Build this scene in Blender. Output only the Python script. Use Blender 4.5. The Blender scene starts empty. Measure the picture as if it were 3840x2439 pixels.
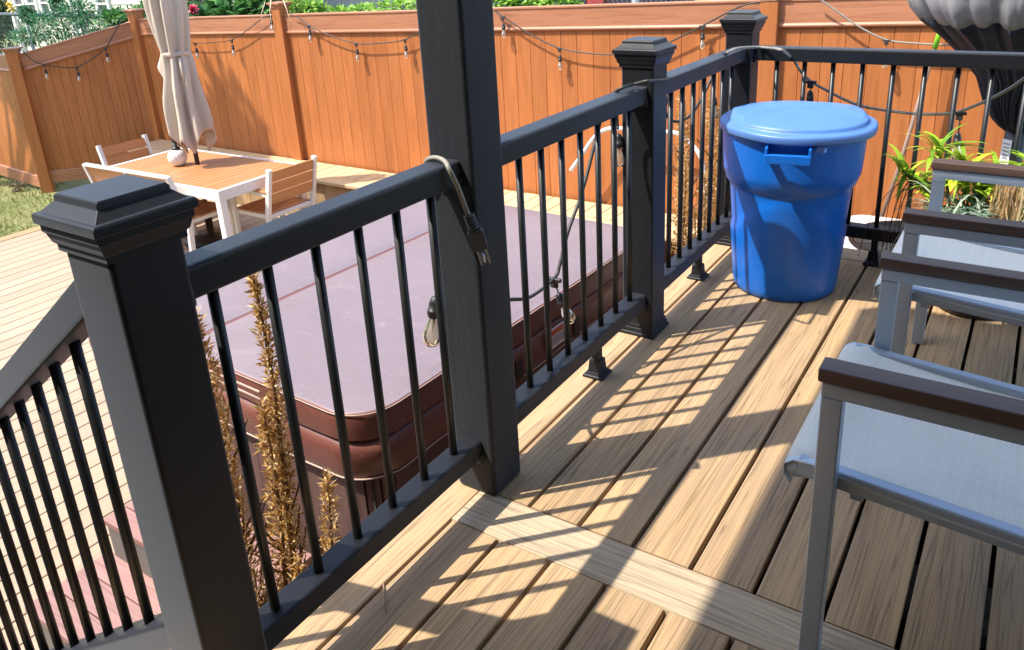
import bpy, bmesh, math, random
from mathutils import Vector, Matrix, noise
R = math.radians
PI = math.pi
random.seed(7)
scene = bpy.context.scene
C = scene.collection

# ------------------------------------------------------------ camera
cam_d = bpy.data.cameras.new('camera')
cam = bpy.data.objects.new('camera', cam_d)
C.objects.link(cam)
cam.location = (1.0935, -0.4991, 1.3388)
cam.rotation_euler = (1.22699, 0.0421, 0.55824)
cam_d.sensor_fit = 'HORIZONTAL'
cam_d.sensor_width = 36
cam_d.lens = 27.716
cam_d.shift_x = -0.02637
cam_d.shift_y = -0.09553
cam_d.clip_start = 0.02
cam_d.clip_end = 500
scene.camera = cam

# ------------------------------------------------------------ sky and sun (sun from the left and behind, 56 degrees up)
SUN_EL = R(56.1)
SUN_AZ = R(225)          # compass-like angle of the sun: from -x -y
w = bpy.data.worlds.new("World")
scene.world = w
w.use_nodes = True
nt = w.node_tree
bg = nt.nodes['Background']
sky = nt.nodes.new('ShaderNodeTexSky')
sky.sky_type = 'NISHITA'
sky.sun_disc = False
sky.sun_elevation = SUN_EL
sky.sun_rotation = R(225)
sky.altitude = 50
sky.air_density = 1.0
sky.dust_density = 1.5
nt.links.new(sky.outputs[0], bg.inputs[0])
bg.inputs[1].default_value = 0.15
sd = bpy.data.lights.new('sun', 'SUN')
sd.energy = 2.45
sd.angle = R(0.55)
sd.color = (1.0, 0.93, 0.82)
so = bpy.data.objects.new('sun', sd)
C.objects.link(so)
dirv = Vector((math.cos(SUN_EL)*math.sqrt(.5), math.cos(SUN_EL)*math.sqrt(.5), -math.sin(SUN_EL)))
so.rotation_euler = dirv.to_track_quat('-Z', 'Y').to_euler()
so.location = (-6, -6, 12)
scene.view_settings.view_transform = 'Standard'
scene.view_settings.look = 'None'
scene.view_settings.exposure = 1.64
scene.view_settings.gamma = 1

# ------------------------------------------------------------ materials
MATS = {}
def new_mat(name):
    m = bpy.data.materials.new(name)
    m.use_nodes = True
    n = m.node_tree
    b = n.nodes['Principled BSDF']
    MATS[name] = m
    return m, n, b
def L(n, a, b): n.links.new(a, b)
def nd(n, t, **kw):
    x = n.nodes.new(t)
    for k, v in kw.items():
        if k in x.inputs: x.inputs[k].default_value = v
        else: setattr(x, k, v)
    return x
def uvmap(n, sx=1, sy=1, sz=1):
    t = nd(n, 'ShaderNodeUVMap'); t.uv_map = 'UVMap'
    m = nd(n, 'ShaderNodeMapping'); m.inputs['Scale'].default_value = (sx, sy, sz)
    L(n, t.outputs[0], m.inputs[0])
    return m.outputs[0]
def objmap(n, s=(1, 1, 1)):
    t = nd(n, 'ShaderNodeTexCoord')
    m = nd(n, 'ShaderNodeMapping'); m.inputs['Scale'].default_value = s
    L(n, t.outputs['Object'], m.inputs[0])
    return m.outputs[0]
def ramp(n, fac, stops):
    r = nd(n, 'ShaderNodeValToRGB')
    e = r.color_ramp.elements
    while len(e) > 1: e.remove(e[-1])
    e[0].position = stops[0][0]; e[0].color = (*stops[0][1], 1)
    for p, c in stops[1:]:
        x = e.new(p); x.color = (*c, 1)
    L(n, fac, r.inputs[0])
    return r.outputs[0]
def mixc(n, fac, a, b, mode='MIX'):
    x = nd(n, 'ShaderNodeMix'); x.data_type = 'RGBA'; x.blend_type = mode
    if isinstance(fac, (int, float)): x.inputs[0].default_value = fac
    else: L(n, fac, x.inputs[0])
    for i, v in ((6, a), (7, b)):
        if isinstance(v, tuple): x.inputs[i].default_value = (*v, 1)
        else: L(n, v, x.inputs[i])
    return x.outputs[2]
def rnd(n):
    a = nd(n, 'ShaderNodeAttribute'); a.attribute_name = 'rnd'
    return a.outputs['Fac']
def noise_t(n, vec, scale, detail=4, rough=.55, dist=0):
    t = nd(n, 'ShaderNodeTexNoise'); t.inputs['Scale'].default_value = scale
    t.inputs['Detail'].default_value = detail; t.inputs['Roughness'].default_value = rough
    t.inputs['Distortion'].default_value = dist
    L(n, vec, t.inputs['Vector'])
    return t.outputs[0]
def bump(n, b, h, strength=.3, dist=.002):
    x = nd(n, 'ShaderNodeBump'); x.inputs['Strength'].default_value = strength; x.inputs['Distance'].default_value = dist
    L(n, h, x.inputs['Height']); L(n, x.outputs[0], b.inputs['Normal'])

def wood(name, c1, c2, c3, rough=.6, var=.25, grain=1.0, bstr=.35, spec=.3, line=.5, stain=None, speck=False, crack=0):
    """composite / wood board: grain runs along U, random tone per board in 'rnd'"""
    m, n, b = new_mat(name)
    v1 = uvmap(n, 1.2, 26*grain, 1)
    v2 = uvmap(n, 2.5, 110*grain, 1)
    v3 = uvmap(n, .6, 3.5, 1)
    a = noise_t(n, v1, 1.0, 5, .6, .8)
    f = noise_t(n, v2, 1.0, 4, .6, .5)
    if crack:
        # long wavy grain: contour lines of a stretched, warped noise
        wv_ = nd(n, 'ShaderNodeTexNoise'); wv_.inputs['Scale'].default_value = 1; L(n, uvmap(n, 1.3, 4, 1), wv_.inputs['Vector'])
        vm = nd(n, 'ShaderNodeVectorMath'); vm.operation = 'MULTIPLY_ADD'; L(n, wv_.outputs['Color'], vm.inputs[0]); vm.inputs[1].default_value = (.0, 1.1, 0); L(n, uvmap(n, .55, 19*grain, 1), vm.inputs[2])
        ct = noise_t(n, vm.outputs[0], 1.0, 2, .5, .2)
        crk = ramp(n, ct, [(.33, (1, 1, 1)), (.345, (crack, crack, crack)), (.36, (1, 1, 1)), (.425, (1, 1, 1)), (.44, (crack, crack, crack)), (.455, (1, 1, 1)), (.515, (1, 1, 1)), (.527, (crack, crack, crack)), (.54, (1, 1, 1)), (.60, (1, 1, 1)), (.613, (crack, crack, crack)), (.626, (1, 1, 1))])
    g = noise_t(n, v3, 1.0, 3, .5, .3)
    col = ramp(n, a, [(.3, c1), (.5, c2), (.72, c3)])
    col = mixc(n, .35, col, ramp(n, g, [(.3, c3), (.7, c1)]))
    lines = ramp(n, f, [(.36, (1-line,)*3), (.5, (1, 1, 1)), (1, (1, 1, 1))])
    col = mixc(n, 1.0, col, lines, 'MULTIPLY')
    rv = ramp(n, rnd(n), [(0, (1-var,)*3), (1, (1+var*.3,)*3)])
    col = mixc(n, 1.0, col, rv, 'MULTIPLY')
    if stain:
        ov = objmap(n, (1, 1, 1))
        s = noise_t(n, ov, 2.2, 5, .6)
        col = mixc(n, ramp(n, s, [(.45, (0, 0, 0)), (.75, (.6, .6, .6))]), col, stain)
    h = f
    if crack:
        col = mixc(n, 1.0, col, crk, 'MULTIPLY'); h = mixc(n, .5, f, crk)
    if speck:     # coarse sawn texture with pale worn specks
        sp = noise_t(n, uvmap(n, 170, 330, 1), 1.0, 3, .7)
        col = mixc(n, ramp(n, sp, [(.60, (0, 0, 0)), (.72, (.5, .5, .5))]), col, (.085, .095, .11))
        h = mixc(n, .65, f, sp)
        b.inputs['Sheen Weight'].default_value = .25; b.inputs['Sheen Roughness'].default_value = .4; b.inputs['Sheen Tint'].default_value = (.8, .88, 1, 1)
    L(n, col, b.inputs['Base Color'])
    b.inputs['Roughness'].default_value = rough
    b.inputs['Specular IOR Level'].default_value = spec
    bump(n, b, h, bstr, .0015)
    return m

def plain(name, c, rough=.5, metal=0, spec=.5, nv=.15, nscale=8, bstr=.0, bscale=200, coat=0, dust=None, stretch=(1, 1, 1), sheen=0):
    m, n, b = new_mat(name)
    o = objmap(n, stretch)
    t = noise_t(n, o, nscale, 4, .6)
    col = ramp(n, t, [(.25, tuple(x*(1-nv) for x in c)), (.75, tuple(min(1, x*(1+nv)) for x in c))])
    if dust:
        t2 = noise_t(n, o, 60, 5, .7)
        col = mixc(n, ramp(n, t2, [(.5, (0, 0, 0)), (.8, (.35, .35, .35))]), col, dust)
    L(n, col, b.inputs['Base Color'])
    rr = ramp(n, t, [(.2, (max(0, rough-.08),)*3), (.8, (min(1, rough+.08),)*3)])
    L(n, rr, b.inputs['Roughness'])
    b.inputs['Metallic'].default_value = metal
    b.inputs['Specular IOR Level'].default_value = spec
    if coat: b.inputs['Coat Weight'].default_value = coat
    if sheen: b.inputs['Sheen Weight'].default_value = sheen; b.inputs['Sheen Roughness'].default_value = .45; b.inputs['Sheen Tint'].default_value = (.78, .86, 1, 1)
    if bstr:
        h = noise_t(n, o, bscale, 3, .6)
        bump(n, b, h, bstr, .001)
    return m

wood('deck_board', (.39, .268, .168), (.475, .325, .185), (.56, .375, .185), rough=.62, var=.14, line=.30, bstr=.7, spec=.22, grain=1.3, crack=.62)
wood('breaker_board', (.44, .34, .225), (.51, .40, .27), (.57, .455, .315), rough=.62, var=.08, crack=.66, line=.3, bstr=.5, spec=.22)
wood('lower_board', (.38, .29, .20), (.43, .33, .23), (.47, .37, .265), rough=.6, var=.10, line=.15, bstr=.25)
wood('bench_board', (.50, .36, .20), (.60, .44, .25), (.66, .50, .30), rough=.6, var=.12, line=.2)
wood('fence_board', (.39, .130, .038), (.46, .158, .048), (.54, .195, .064), rough=.42, var=.10, grain=.35, line=.16, bstr=.08, spec=.45)
wood('fence_rail', (.40, .165, .085), (.46, .195, .10), (.52, .235, .125), rough=.4, var=.08, grain=.5, line=.22, bstr=.08, spec=.5)
wood('tub_panel', (.095, .055, .05), (.125, .072, .066), (.17, .10, .09), rough=.5, var=.18, grain=.8, line=.35, bstr=.3)
wood('step_board', (.30, .16, .145), (.36, .205, .185), (.42, .25, .225), rough=.55, var=.1, line=.25)
wood('table_slat', (.42, .19, .075), (.48, .225, .09), (.53, .26, .11), rough=.4, var=.1, grain=.5, line=.12, spec=.5)
wood('arm_wood', (.07, .04, .03), (.10, .058, .042), (.14, .085, .062), rough=.42, var=.1, line=.15, bstr=.1, spec=.5)
wood('column_wood', (.006, .008, .012), (.008, .0105, .0155), (.012, .015, .020), rough=.64, var=.0, grain=1.6, line=.35, bstr=1.0, spec=.35, speck=True)
wood('stick_wood', (.30, .2, .15), (.36, .25, .19), (.42, .3, .24), rough=.6)
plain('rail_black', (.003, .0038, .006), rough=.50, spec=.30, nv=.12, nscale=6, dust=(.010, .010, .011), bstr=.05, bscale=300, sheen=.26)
plain('baluster_black', (.006, .007, .008), rough=.42, spec=.5)
plain('black_plastic', (.012, .012, .013), rough=.45)
plain('grey_cord', (.26, .245, .21), rough=.5, nv=.2, nscale=30)
plain('plug_grey', (.075, .075, .075), rough=.45)
plain('dark_cord', (.035, .033, .032), rough=.5)
plain('chair_metal', (.40, .47, .55), rough=.42, metal=0.35, spec=.5, nv=.06)
plain('white_metal', (.70, .70, .69), rough=.38, nv=.05)
plain('steel', (.6, .58, .55), rough=.3, metal=1)
plain('brass', (.5, .42, .25), rough=.35, metal=1)
plain('cover_shaded', (.012, .016, .03), rough=.7, nv=.2, bstr=.3, bscale=60)  # grey cover's underside, its shade put into the colour
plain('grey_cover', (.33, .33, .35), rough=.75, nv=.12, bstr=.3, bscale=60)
plain('green_plastic', (.22, .62, .03), rough=.4)
plain('white_plastic', (.72, .73, .75), rough=.45, nv=.06)
plain('ac_white', (.68, .66, .62), rough=.5, nv=.06)
plain('soil', (.09, .065, .045), rough=.95, nv=.4, nscale=30, bstr=1, bscale=80)
plain('riser_grey', (.13, .13, .12), rough=.5)
plain('pot_black', (.02, .021, .023), rough=.4)
plain('wall_brown', (.20, .17, .14), rough=.8)
plain('dark_wall', (.10, .09, .08), rough=.8)
plain('roof_panel', (.6, .58, .55), rough=.8)
plain('skirt_dark', (.04, .035, .03), rough=.9)
plain('label_white', (.72, .72, .70), rough=.5, nv=.03)
plain('label_red', (.55, .10, .04), rough=.5)
plain('label_ink', (.25, .25, .27), rough=.6)
plain('galvanised', (.45, .47, .48), rough=.45, metal=.4)
plain('green_vinyl', (.10, .16, .15), rough=.5)
plain('dark_pipe', (.02, .045, .06), rough=.45)
plain('cream_siding', (.72, .68, .55), rough=.6, nv=.04)
plain('white_trim', (.78, .78, .76), rough=.5, nv=.03)
plain('grey_siding', (.42, .43, .44), rough=.7, nv=.06)
plain('pale_siding', (.58, .62, .66), rough=.6, nv=.04)
plain('red_paint', (.42, .045, .04), rough=.5)
plain('dark_thing', (.03, .03, .05), rough=.6)
plain('stem_brown', (.14, .075, .035), rough=.8)
plain('stem_green', (.10, .16, .05), rough=.7)
plain('bark', (.10, .075, .055), rough=.9, bstr=.8, bscale=30)
plain('flower_red', (.5, .02, .08), rough=.5)
plain('flower_yellow', (.7, .5, .06), rough=.5)
plain('ceramic_white', (.74, .73, .72), rough=.4, nv=.04)
plain('pale_leaf', (.62, .50, .36), rough=.8)

# wet-look window glass
m, n, b = new_mat('window_glass')
b.inputs['Base Color'].default_value = (.10, .11, .11, 1); b.inputs['Roughness'].default_value = .12
# clear bulb glass
m, n, b = new_mat('bulb_glass')
n.nodes.remove(b)
tr = nd(n, 'ShaderNodeBsdfTransparent'); tr.inputs[0].default_value = (.80, .77, .70, 1)
gl = nd(n, 'ShaderNodeBsdfGlossy'); gl.inputs['Roughness'].default_value = .06; gl.inputs[0].default_value = (1, .98, .93, 1)
fr = nd(n, 'ShaderNodeLayerWeight'); fr.inputs[0].default_value = .35
mx = nd(n, 'ShaderNodeMixShader')
df = nd(n, 'ShaderNodeBsdfDiffuse'); df.inputs[0].default_value = (.75, .70, .58, 1)
md = nd(n, 'ShaderNodeMixShader'); md.inputs[0].default_value = .22; L(n, tr.outputs[0], md.inputs[1]); L(n, df.outputs[0], md.inputs[2])
L(n, fr.outputs['Fresnel'], mx.inputs[0]); L(n, md.outputs[0], mx.inputs[1]); L(n, gl.outputs[0], mx.inputs[2])
L(n, mx.outputs[0], n.nodes['Material Output'].inputs[0])

# hot tub cover vinyl: mauve on top, deeper brown on the sides
def vinyl(name, c, c2, rough, spec, streak=0):
    m, n, b = new_mat(name)
    o = objmap(n)
    t = noise_t(n, o, 1.6, 6, .65, .4)
    col = ramp(n, t, [(.3, c), (.7, c2)])
    o2 = objmap(n, (2.0, 5, 2))
    t2 = noise_t(n, o2, 5, 8, .75, 1.0)
    col = mixc(n, ramp(n, t2, [(.54, (0, 0, 0)), (.72, (.34, .34, .34))]), col, tuple(min(1, x*1.7) for x in c2))
    sp = noise_t(n, o, 55, 2, .5)
    col = mixc(n, ramp(n, sp, [(.73, (0, 0, 0)), (.77, (.5, .5, .5))]), col, (.62, .56, .56))
    L(n, col, b.inputs['Base Color'])
    L(n, ramp(n, t, [(.3, (rough-.06,)*3), (.7, (rough+.08,)*3)]), b.inputs['Roughness'])
    b.inputs['Specular IOR Level'].default_value = spec
    h = nd(n, 'ShaderNodeTexVoronoi'); h.inputs['Scale'].default_value = 260; L(n, o, h.inputs['Vector'])
    bump(n, b, mixc(n, .7, h.outputs[0], noise_t(n, o, 9, 4, .5)), .35, .002)
    return m
vinyl('vinyl_top', (.19, .143, .153), (.225, .172, .182), .42, .6)
vinyl('vinyl_side', (.13, .042, .030), (.175, .062, .045), .40, .5)
plain('thread', (.5, .36, .30), rough=.6)

# blue trash can plastic with scuffs
m, n, b = new_mat('blue_plastic')
o = objmap(n)
t = noise_t(n, o, 3, 4, .6)
col = ramp(n, t, [(.3, (.002, .115, .52)), (.7, (.003, .15, .64))])
o2 = objmap(n, (3, 3, 14)); s = noise_t(n, o2, 14, 6, .75, 2.5)
geo = nd(n, 'ShaderNodeTexCoord'); sep = nd(n, 'ShaderNodeSeparateXYZ'); L(n, geo.outputs['Object'], sep.inputs[0])
low = ramp(n, sep.outputs['Z'], [(0, (1, 1, 1)), (.16, (.25, .25, .25)), (.3, (.08, .08, .08))])
sc = mixc(n, 1, ramp(n, s, [(.56, (0, 0, 0)), (.62, (.8, .8, .8))]), low, 'MULTIPLY')
col = mixc(n, sc, col, (.16, .34, .66))
L(n, col, b.inputs['Base Color'])
b.inputs['Roughness'].default_value = .36
b.inputs['Specular IOR Level'].default_value = .45
bump(n, b, noise_t(n, o, 160, 3, .6), .08, .001)
m, n, b = new_mat('lid_plastic')
o = objmap(n)
col = ramp(n, noise_t(n, o, 4, 5, .6), [(.3, (.075, .19, .48)), (.7, (.10, .225, .55))])  # paler than the body: sky gloss put into the lid colour
L(n, col, b.inputs['Base Color']); b.inputs['Roughness'].default_value = .42
bump(n, b, noise_t(n, o, 160, 3, .6), .08, .001)

# umbrella canvas
m, n, b = new_mat('canvas')
o = objmap(n); t = noise_t(n, o, 4, 5, .6)
L(n, ramp(n, t, [(.3, (.50, .425, .345)), (.7, (.60, .52, .43))]), b.inputs['Base Color'])
b.inputs['Roughness'].default_value = .85; b.inputs['Specular IOR Level'].default_value = .15
bump(n, b, noise_t(n, o, 400, 2, .5), .2, .001)

# sling mesh fabric
m, n, b = new_mat('sling')
u = uvmap(n, 1, 1, 1)
w1 = nd(n, 'ShaderNodeTexWave'); w1.bands_direction = 'X'; w1.inputs['Scale'].default_value = 95; L(n, u, w1.inputs['Vector'])
w2 = nd(n, 'ShaderNodeTexWave'); w2.bands_direction = 'Y'; w2.inputs['Scale'].default_value = 95; L(n, u, w2.inputs['Vector'])
wv = mixc(n, .5, w1.outputs[0], w2.outputs[0])
nz = noise_t(n, uvmap(n, 4, 120, 1), 1, 4, .6)
nz2 = noise_t(n, uvmap(n, 120, 4, 1), 1, 4, .6)
col = ramp(n, mixc(n, .5, nz, nz2), [(.35, (.80, .79, .70)), (.65, (.90, .89, .80))])
col = mixc(n, 1, col, ramp(n, wv, [(.2, (.72, .72, .72)), (.6, (1, 1, 1))]), 'MULTIPLY')
L(n, col, b.inputs['Base Color']); b.inputs['Roughness'].default_value = .75
b.inputs['Specular IOR Level'].default_value = .25
bump(n, b, wv, .4, .0008)
plain('sling_hem', (.60, .70, .76), rough=.6, nv=.06)

def leafm(name, c1, c2, c3=None, rough=.5, trans=.3):
    m, n, b = new_mat(name)
    f = rnd(n)
    stops = [(0, c1), (.6, c2)] + ([(1, c3)] if c3 else [])
    col = ramp(n, f, stops)
    L(n, col, b.inputs['Base Color']); b.inputs['Roughness'].default_value = rough
    b.inputs['Specular IOR Level'].default_value = .35
    t = nd(n, 'ShaderNodeBsdfTranslucent'); L(n, col, t.inputs[0])
    x = nd(n, 'ShaderNodeMixShader'); x.inputs[0].default_value = trans
    L(n, b.outputs[0], x.inputs[1]); L(n, t.outputs[0], x.inputs[2])
    L(n, x.outputs[0], n.nodes['Material Output'].inputs[0])
    return m
leafm('leaf_dry', (.30, .14, .035), (.66, .40, .12), (.85, .68, .38))
leafm('leaf_green', (.025, .09, .02), (.06, .19, .04), (.14, .32, .07))
leafm('leaf_vine', (.02, .10, .045), (.04, .19, .09), (.12, .30, .12))
leafm('leaf_lime', (.12, .30, .03), (.26, .48, .05), (.42, .60, .12))
leafm('leaf_lily', (.14, .30, .02), (.38, .55, .03), (.62, .66, .06))
leafm('leaf_silver', (.10, .17, .11), (.26, .36, .28), (.50, .54, .40))
leafm('leaf_straw', (.38, .22, .10), (.55, .38, .2), (.62, .5, .3))
leafm('leaf_darkgreen', (.02, .05, .012), (.05, .10, .022), (.12, .16, .05))
leafm('leaf_root', (.08, .045, .03), (.12, .07, .04), (.2, .13, .08))
# lawn
m, n, b = new_mat('lawn')
o = objmap(n)
t = noise_t(n, o, 1.4, 5, .6); t2 = noise_t(n, o, 24, 5, .7)
col = ramp(n, t, [(.35, (.09, .13, .03)), (.5, (.22, .22, .075)), (.65, (.38, .34, .16))])
col = mixc(n, ramp(n, t2, [(.4, (0, 0, 0)), (.7, (.8, .8, .8))]), col, (.10, .17, .035))
L(n, col, b.inputs['Base Color']); b.inputs['Roughness'].default_value = .95
bump(n, b, t2, 1, .03)
leafm('grass_blade', (.10, .15, .03), (.28, .30, .09), (.50, .44, .20))

# ------------------------------------------------------------ mesh helpers
class MB:
    """collects geometry with uv (metres, U along the grain) and a random tone, becomes ONE mesh object"""
    def __init__(s):
        s.v = []; s.f = []; s.uv = []; s.r = []; s.sm = []
    def add(s, vs, fs, uvf, r=None, smooth=False):
        k = len(s.v); r = random.random() if r is None else r
        s.v += [tuple(v) for v in vs]; s.r += [r]*len(vs)
        for i, f in enumerate(fs):
            s.f.append([k+j for j in f]); s.uv.append(uvf(i, f)); s.sm.append(smooth)
    def box(s, c, d, rz=0, M=None, r=None):
        """box of full size d at centre c; M a 3x3 rotation"""
        hx, hy, hz = d[0]/2, d[1]/2, d[2]/2
        if M is None: M = Matrix.Rotation(rz, 3, 'Z')
        loc = [Vector((x, y, z)) for x in (-hx, hx) for y in (-hy, hy) for z in (-hz, hz)]
        vs = [M @ p + Vector(c) for p in loc]
        fs = [(0, 1, 3, 2), (4, 6, 7, 5), (0, 4, 5, 1), (2, 3, 7, 6), (0, 2, 6, 4), (1, 5, 7, 3)]
        ax = max(range(3), key=lambda i: d[i]); ou, ov = random.random()*9, random.random()*9
        def uvf(i, f):
            na = i//2
            if na == ax: a, bb = [k for k in range(3) if k != na]
            else:
                a = ax; bb = [k for k in range(3) if k not in (na, ax)][0]
            return [(loc[j][a]+ou, loc[j][bb]+ov+na*.37) for j in f]
        s.add(vs, fs, uvf, r)
        return s
    def beam(s, a, b, w, h, up=(0, 0, 1), r=None):
        """box bar from a to b: w sideways, h along up"""
        a, b = Vector(a), Vector(b); d = b-a; X = d.normalized(); U = Vector(up)
        Y = U.cross(X).normalized(); Z = X.cross(Y)
        M = Matrix((X, Y, Z)).transposed()
        s.box((a+b)/2, (d.length, w, h), M=M, r=r)
        return s
    def prism(s, prof, a, b, up=(0, 0, 1), r=None, smooth=False, cap=True):
        """closed profile [(side,up)] swept from a to b"""
        a, b = Vector(a), Vector(b); d = b-a; X = d.normalized(); U = Vector(up)
        Y = U.cross(X).normalized(); Z = X.cross(Y); n = len(prof)
        vs = [a+Y*p+Z*q for p, q in prof]+[b+Y*p+Z*q for p, q in prof]
        fs = [(i, (i+1) % n, n+(i+1) % n, n+i) for i in range(n)]
        per = [0]
        for i in range(n): per.append(per[-1]+math.dist(prof[i], prof[(i+1) % n]))
        ou, ov = random.random()*9, random.random()*9; Ld = d.length
        uvs = [[(ou, ov+per[i]), (ou, ov+per[i+1]), (ou+Ld, ov+per[i+1]), (ou+Ld, ov+per[i])] for i in range(n)]
        if cap:
            fs += [tuple(range(n))[::-1], tuple(range(n, 2*n))]
            uvs += [[(ou+prof[i][0], ov+prof[i][1]) for i in range(n)][::-1], [(ou+prof[i][0], ov+prof[i][1]) for i in range(n)]]
        s.add(vs, fs, lambda i, f: uvs[i], r, smooth)
        return s
    def tube(s, pts, rad, seg=8, r=None, cap=True):
        pts = [Vector(p) for p in pts]; n = len(pts)
        rads = rad if isinstance(rad, (list, tuple)) else [rad]*n
        T = [(pts[min(i+1, n-1)]-pts[max(i-1, 0)]).normalized() for i in range(n)]
        u = T[0].orthogonal().normalized(); vs = []; le = [0]
        for i in range(n):
            if i: le.append(le[-1]+(pts[i]-pts[i-1]).length)
            u = (u-T[i]*u.dot(T[i])).normalized(); w_ = T[i].cross(u)
            vs += [pts[i]+(u*math.cos(2*PI*k/seg)+w_*math.sin(2*PI*k/seg))*rads[i] for k in range(seg)]
        fs = [(i*seg+k, i*seg+(k+1) % seg, (i+1)*seg+(k+1) % seg, (i+1)*seg+k) for i in range(n-1) for k in range(seg)]
        ou = random.random()*9
        def uvf(i, f):
            if i >= (n-1)*seg: return [(0, 0)]*len(f)
            a, k = divmod(i, seg); q = 2*PI*rads[0]/seg
            return [(ou+le[a], k*q), (ou+le[a], (k+1)*q), (ou+le[a+1], (k+1)*q), (ou+le[a+1], k*q)]
        if cap: fs += [tuple(range(seg))[::-1], tuple((n-1)*seg+k for k in range(seg))]
        s.add(vs, fs, uvf, r, True)
        return s
    def lathe(s, prof, c=(0, 0, 0), seg=24, M=None, r=None, fn=None, cap=True):
        """prof [(radius,z)]; fn(theta,i,r,z)->(r,z)"""
        M = M or Matrix.Identity(3); c = Vector(c); n = len(prof); vs = []
        for i, (rr, z) in enumerate(prof):
            for k in range(seg):
                t = 2*PI*k/seg; a, zz = (rr, z) if fn is None else fn(t, i, rr, z)
                vs.append(M @ Vector((a*math.cos(t), a*math.sin(t), zz))+c)
        fs = [(i*seg+k, i*seg+(k+1) % seg, (i+1)*seg+(k+1) % seg, (i+1)*seg+k) for i in range(n-1) for k in range(seg)]
        def uvf(i, f):
            a, k = divmod(i, seg) if i < (n-1)*seg else (0, 0)
            return [(prof[min(a+(j > 1), n-1)][1], (k+(j in (1, 2)))*.05) for j in range(len(f))]
        if cap: fs += [tuple(range(seg))[::-1], tuple((n-1)*seg+k for k in range(seg))]
        s.add(vs, fs, uvf, r, True)
        return s
    def grid(s, P, nu, nv, uvs=None, r=None, closed=False, smooth=True):
        """P(i,j)->point for i<nu, j<nv"""
        vs = [Vector(P(i, j)) for i in range(nu) for j in range(nv)]
        m_ = nu if closed else nu-1
        fs = [(i*nv+j, ((i+1) % nu)*nv+j, ((i+1) % nu)*nv+j+1, i*nv+j+1) for i in range(m_) for j in range(nv-1)]
        def uvf(i, f):
            if uvs is None: return [(vs[k].x, vs[k].y) for k in f]
            return [uvs(*divmod(k, nv)) for k in f]
        s.add(vs, fs, uvf, r, smooth)
        return s
    def leaf(s, p, d, nrm, ln, wd, r=None, bend=.15):
        """one leaf: a bent, pointed 6-vertex blade"""
        d = Vector(d).normalized(); nr = Vector(nrm); sd_ = d.cross(nr)
        if sd_.length < 1e-4: sd_ = d.orthogonal()
        sd_.normalize(); nr = sd_.cross(d); p = Vector(p)
        a = p; m1 = p+d*ln*.4+nr*bend*ln*.5; e = p+d*ln-nr*bend*ln*.3
        vs = [a, m1-sd_*wd/2, m1+sd_*wd/2, e]
        s.add(vs, [(0, 2, 1), (1, 2, 3)], lambda i, f: [(0, 0)]*3, r)
        return s
    def blade(s, pts, wd, side, r=None):
        """long ribbon leaf along pts, widest in the middle"""
        pts = [Vector(p) for p in pts]; n = len(pts); sd_ = Vector(side).normalized(); vs = []
        for i, p in enumerate(pts):
            t = i/(n-1); q = wd*.5*(math.sin(PI*min(1, t*.8+.18)))**.8 if i < n-1 else .0005
            vs += [p-sd_*q, p+sd_*q]
        s.add(vs, [(2*i, 2*i+1, 2*i+3, 2*i+2) for i in range(n-1)], lambda i, f: [(0, 0)]*4, r, True)
        return s
    def build(s, name, mat, parent=None, bevel=0, seg=2, smooth=None, sub=0, origin=None, solid=0, loc=None):
        me = bpy.data.meshes.new(name)
        o_ = Vector(origin) if origin is not None else Vector((0, 0, 0))
        me.from_pydata([tuple(Vector(v)-o_) for v in s.v], [], s.f)
        uvl = me.uv_layers.new(name='UVMap')
        flat = [c for f in s.uv for uv in f for c in uv]
        uvl.data.foreach_set('uv', flat)
        at = me.attributes.new('rnd', 'FLOAT', 'POINT'); at.data.foreach_set('value', s.r)
        sm = s.sm if smooth is None else [smooth]*len(s.f)
        me.polygons.foreach_set('use_smooth', sm)
        me.materials.append(MATS[mat] if isinstance(mat, str) else mat)
        me.update()
        ob = bpy.data.objects.new(name, me); C.objects.link(ob)
        if origin is not None: ob.location = o_
        if loc is not None: ob.location = loc
        if parent is not None: ob.parent = parent
        if solid:
            x = ob.modifiers.new('solid', 'SOLIDIFY'); x.thickness = solid; x.offset = 0
        if bevel:
            x = ob.modifiers.new('bevel', 'BEVEL'); x.width = bevel; x.segments = seg; x.limit_method = 'ANGLE'; x.angle_limit = R(35)
            x.harden_normals = False
            for p in me.polygons: p.use_smooth = True
            try:
                bpy_set = me.set_sharp_from_angle
                x2 = None
            except AttributeError: pass
            wn = ob.modifiers.new('wn', 'WEIGHTED_NORMAL'); wn.keep_sharp = False
        if sub:
            x = ob.modifiers.new('sub', 'SUBSURF'); x.levels = sub; x.render_levels = sub
        return ob

def tag(o, label=None, cat=None, group=None, kind=None):
    if label: o['label'] = label
    if cat: o['category'] = cat
    if group: o['group'] = group
    if kind: o['kind'] = kind
    return o
def thing(name, label, cat, loc=(0, 0, 0), rz=0, group=None):
    o = bpy.data.objects.new(name, None); C.objects.link(o)
    o.empty_display_size = .1; o.location = loc; o.rotation_euler = (0, 0, rz)
    return tag(o, label, cat, group)
def copy_tree(o, parent=None):
    c = o.copy(); C.objects.link(c)
    if parent is not None: c.parent = parent
    for ch in [x for x in C.objects if x.parent == o]: copy_tree(ch, c)
    return c
def smoothpath(pts, n=8):
    """Catmull-Rom through pts"""
    P = [Vector(p) for p in pts]; P = [P[0]*2-P[1]]+P+[P[-1]*2-P[-2]]; out = []
    for i in range(1, len(P)-2):
        for k in range(n):
            t = k/n; a, b, c, d = P[i-1], P[i], P[i+1], P[i+2]
            out.append(.5*((2*b)+(c-a)*t+(2*a-5*b+4*c-d)*t*t+(3*b-a-3*c+d)*t**3))
    out.append(P[-2])
    return out
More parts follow.
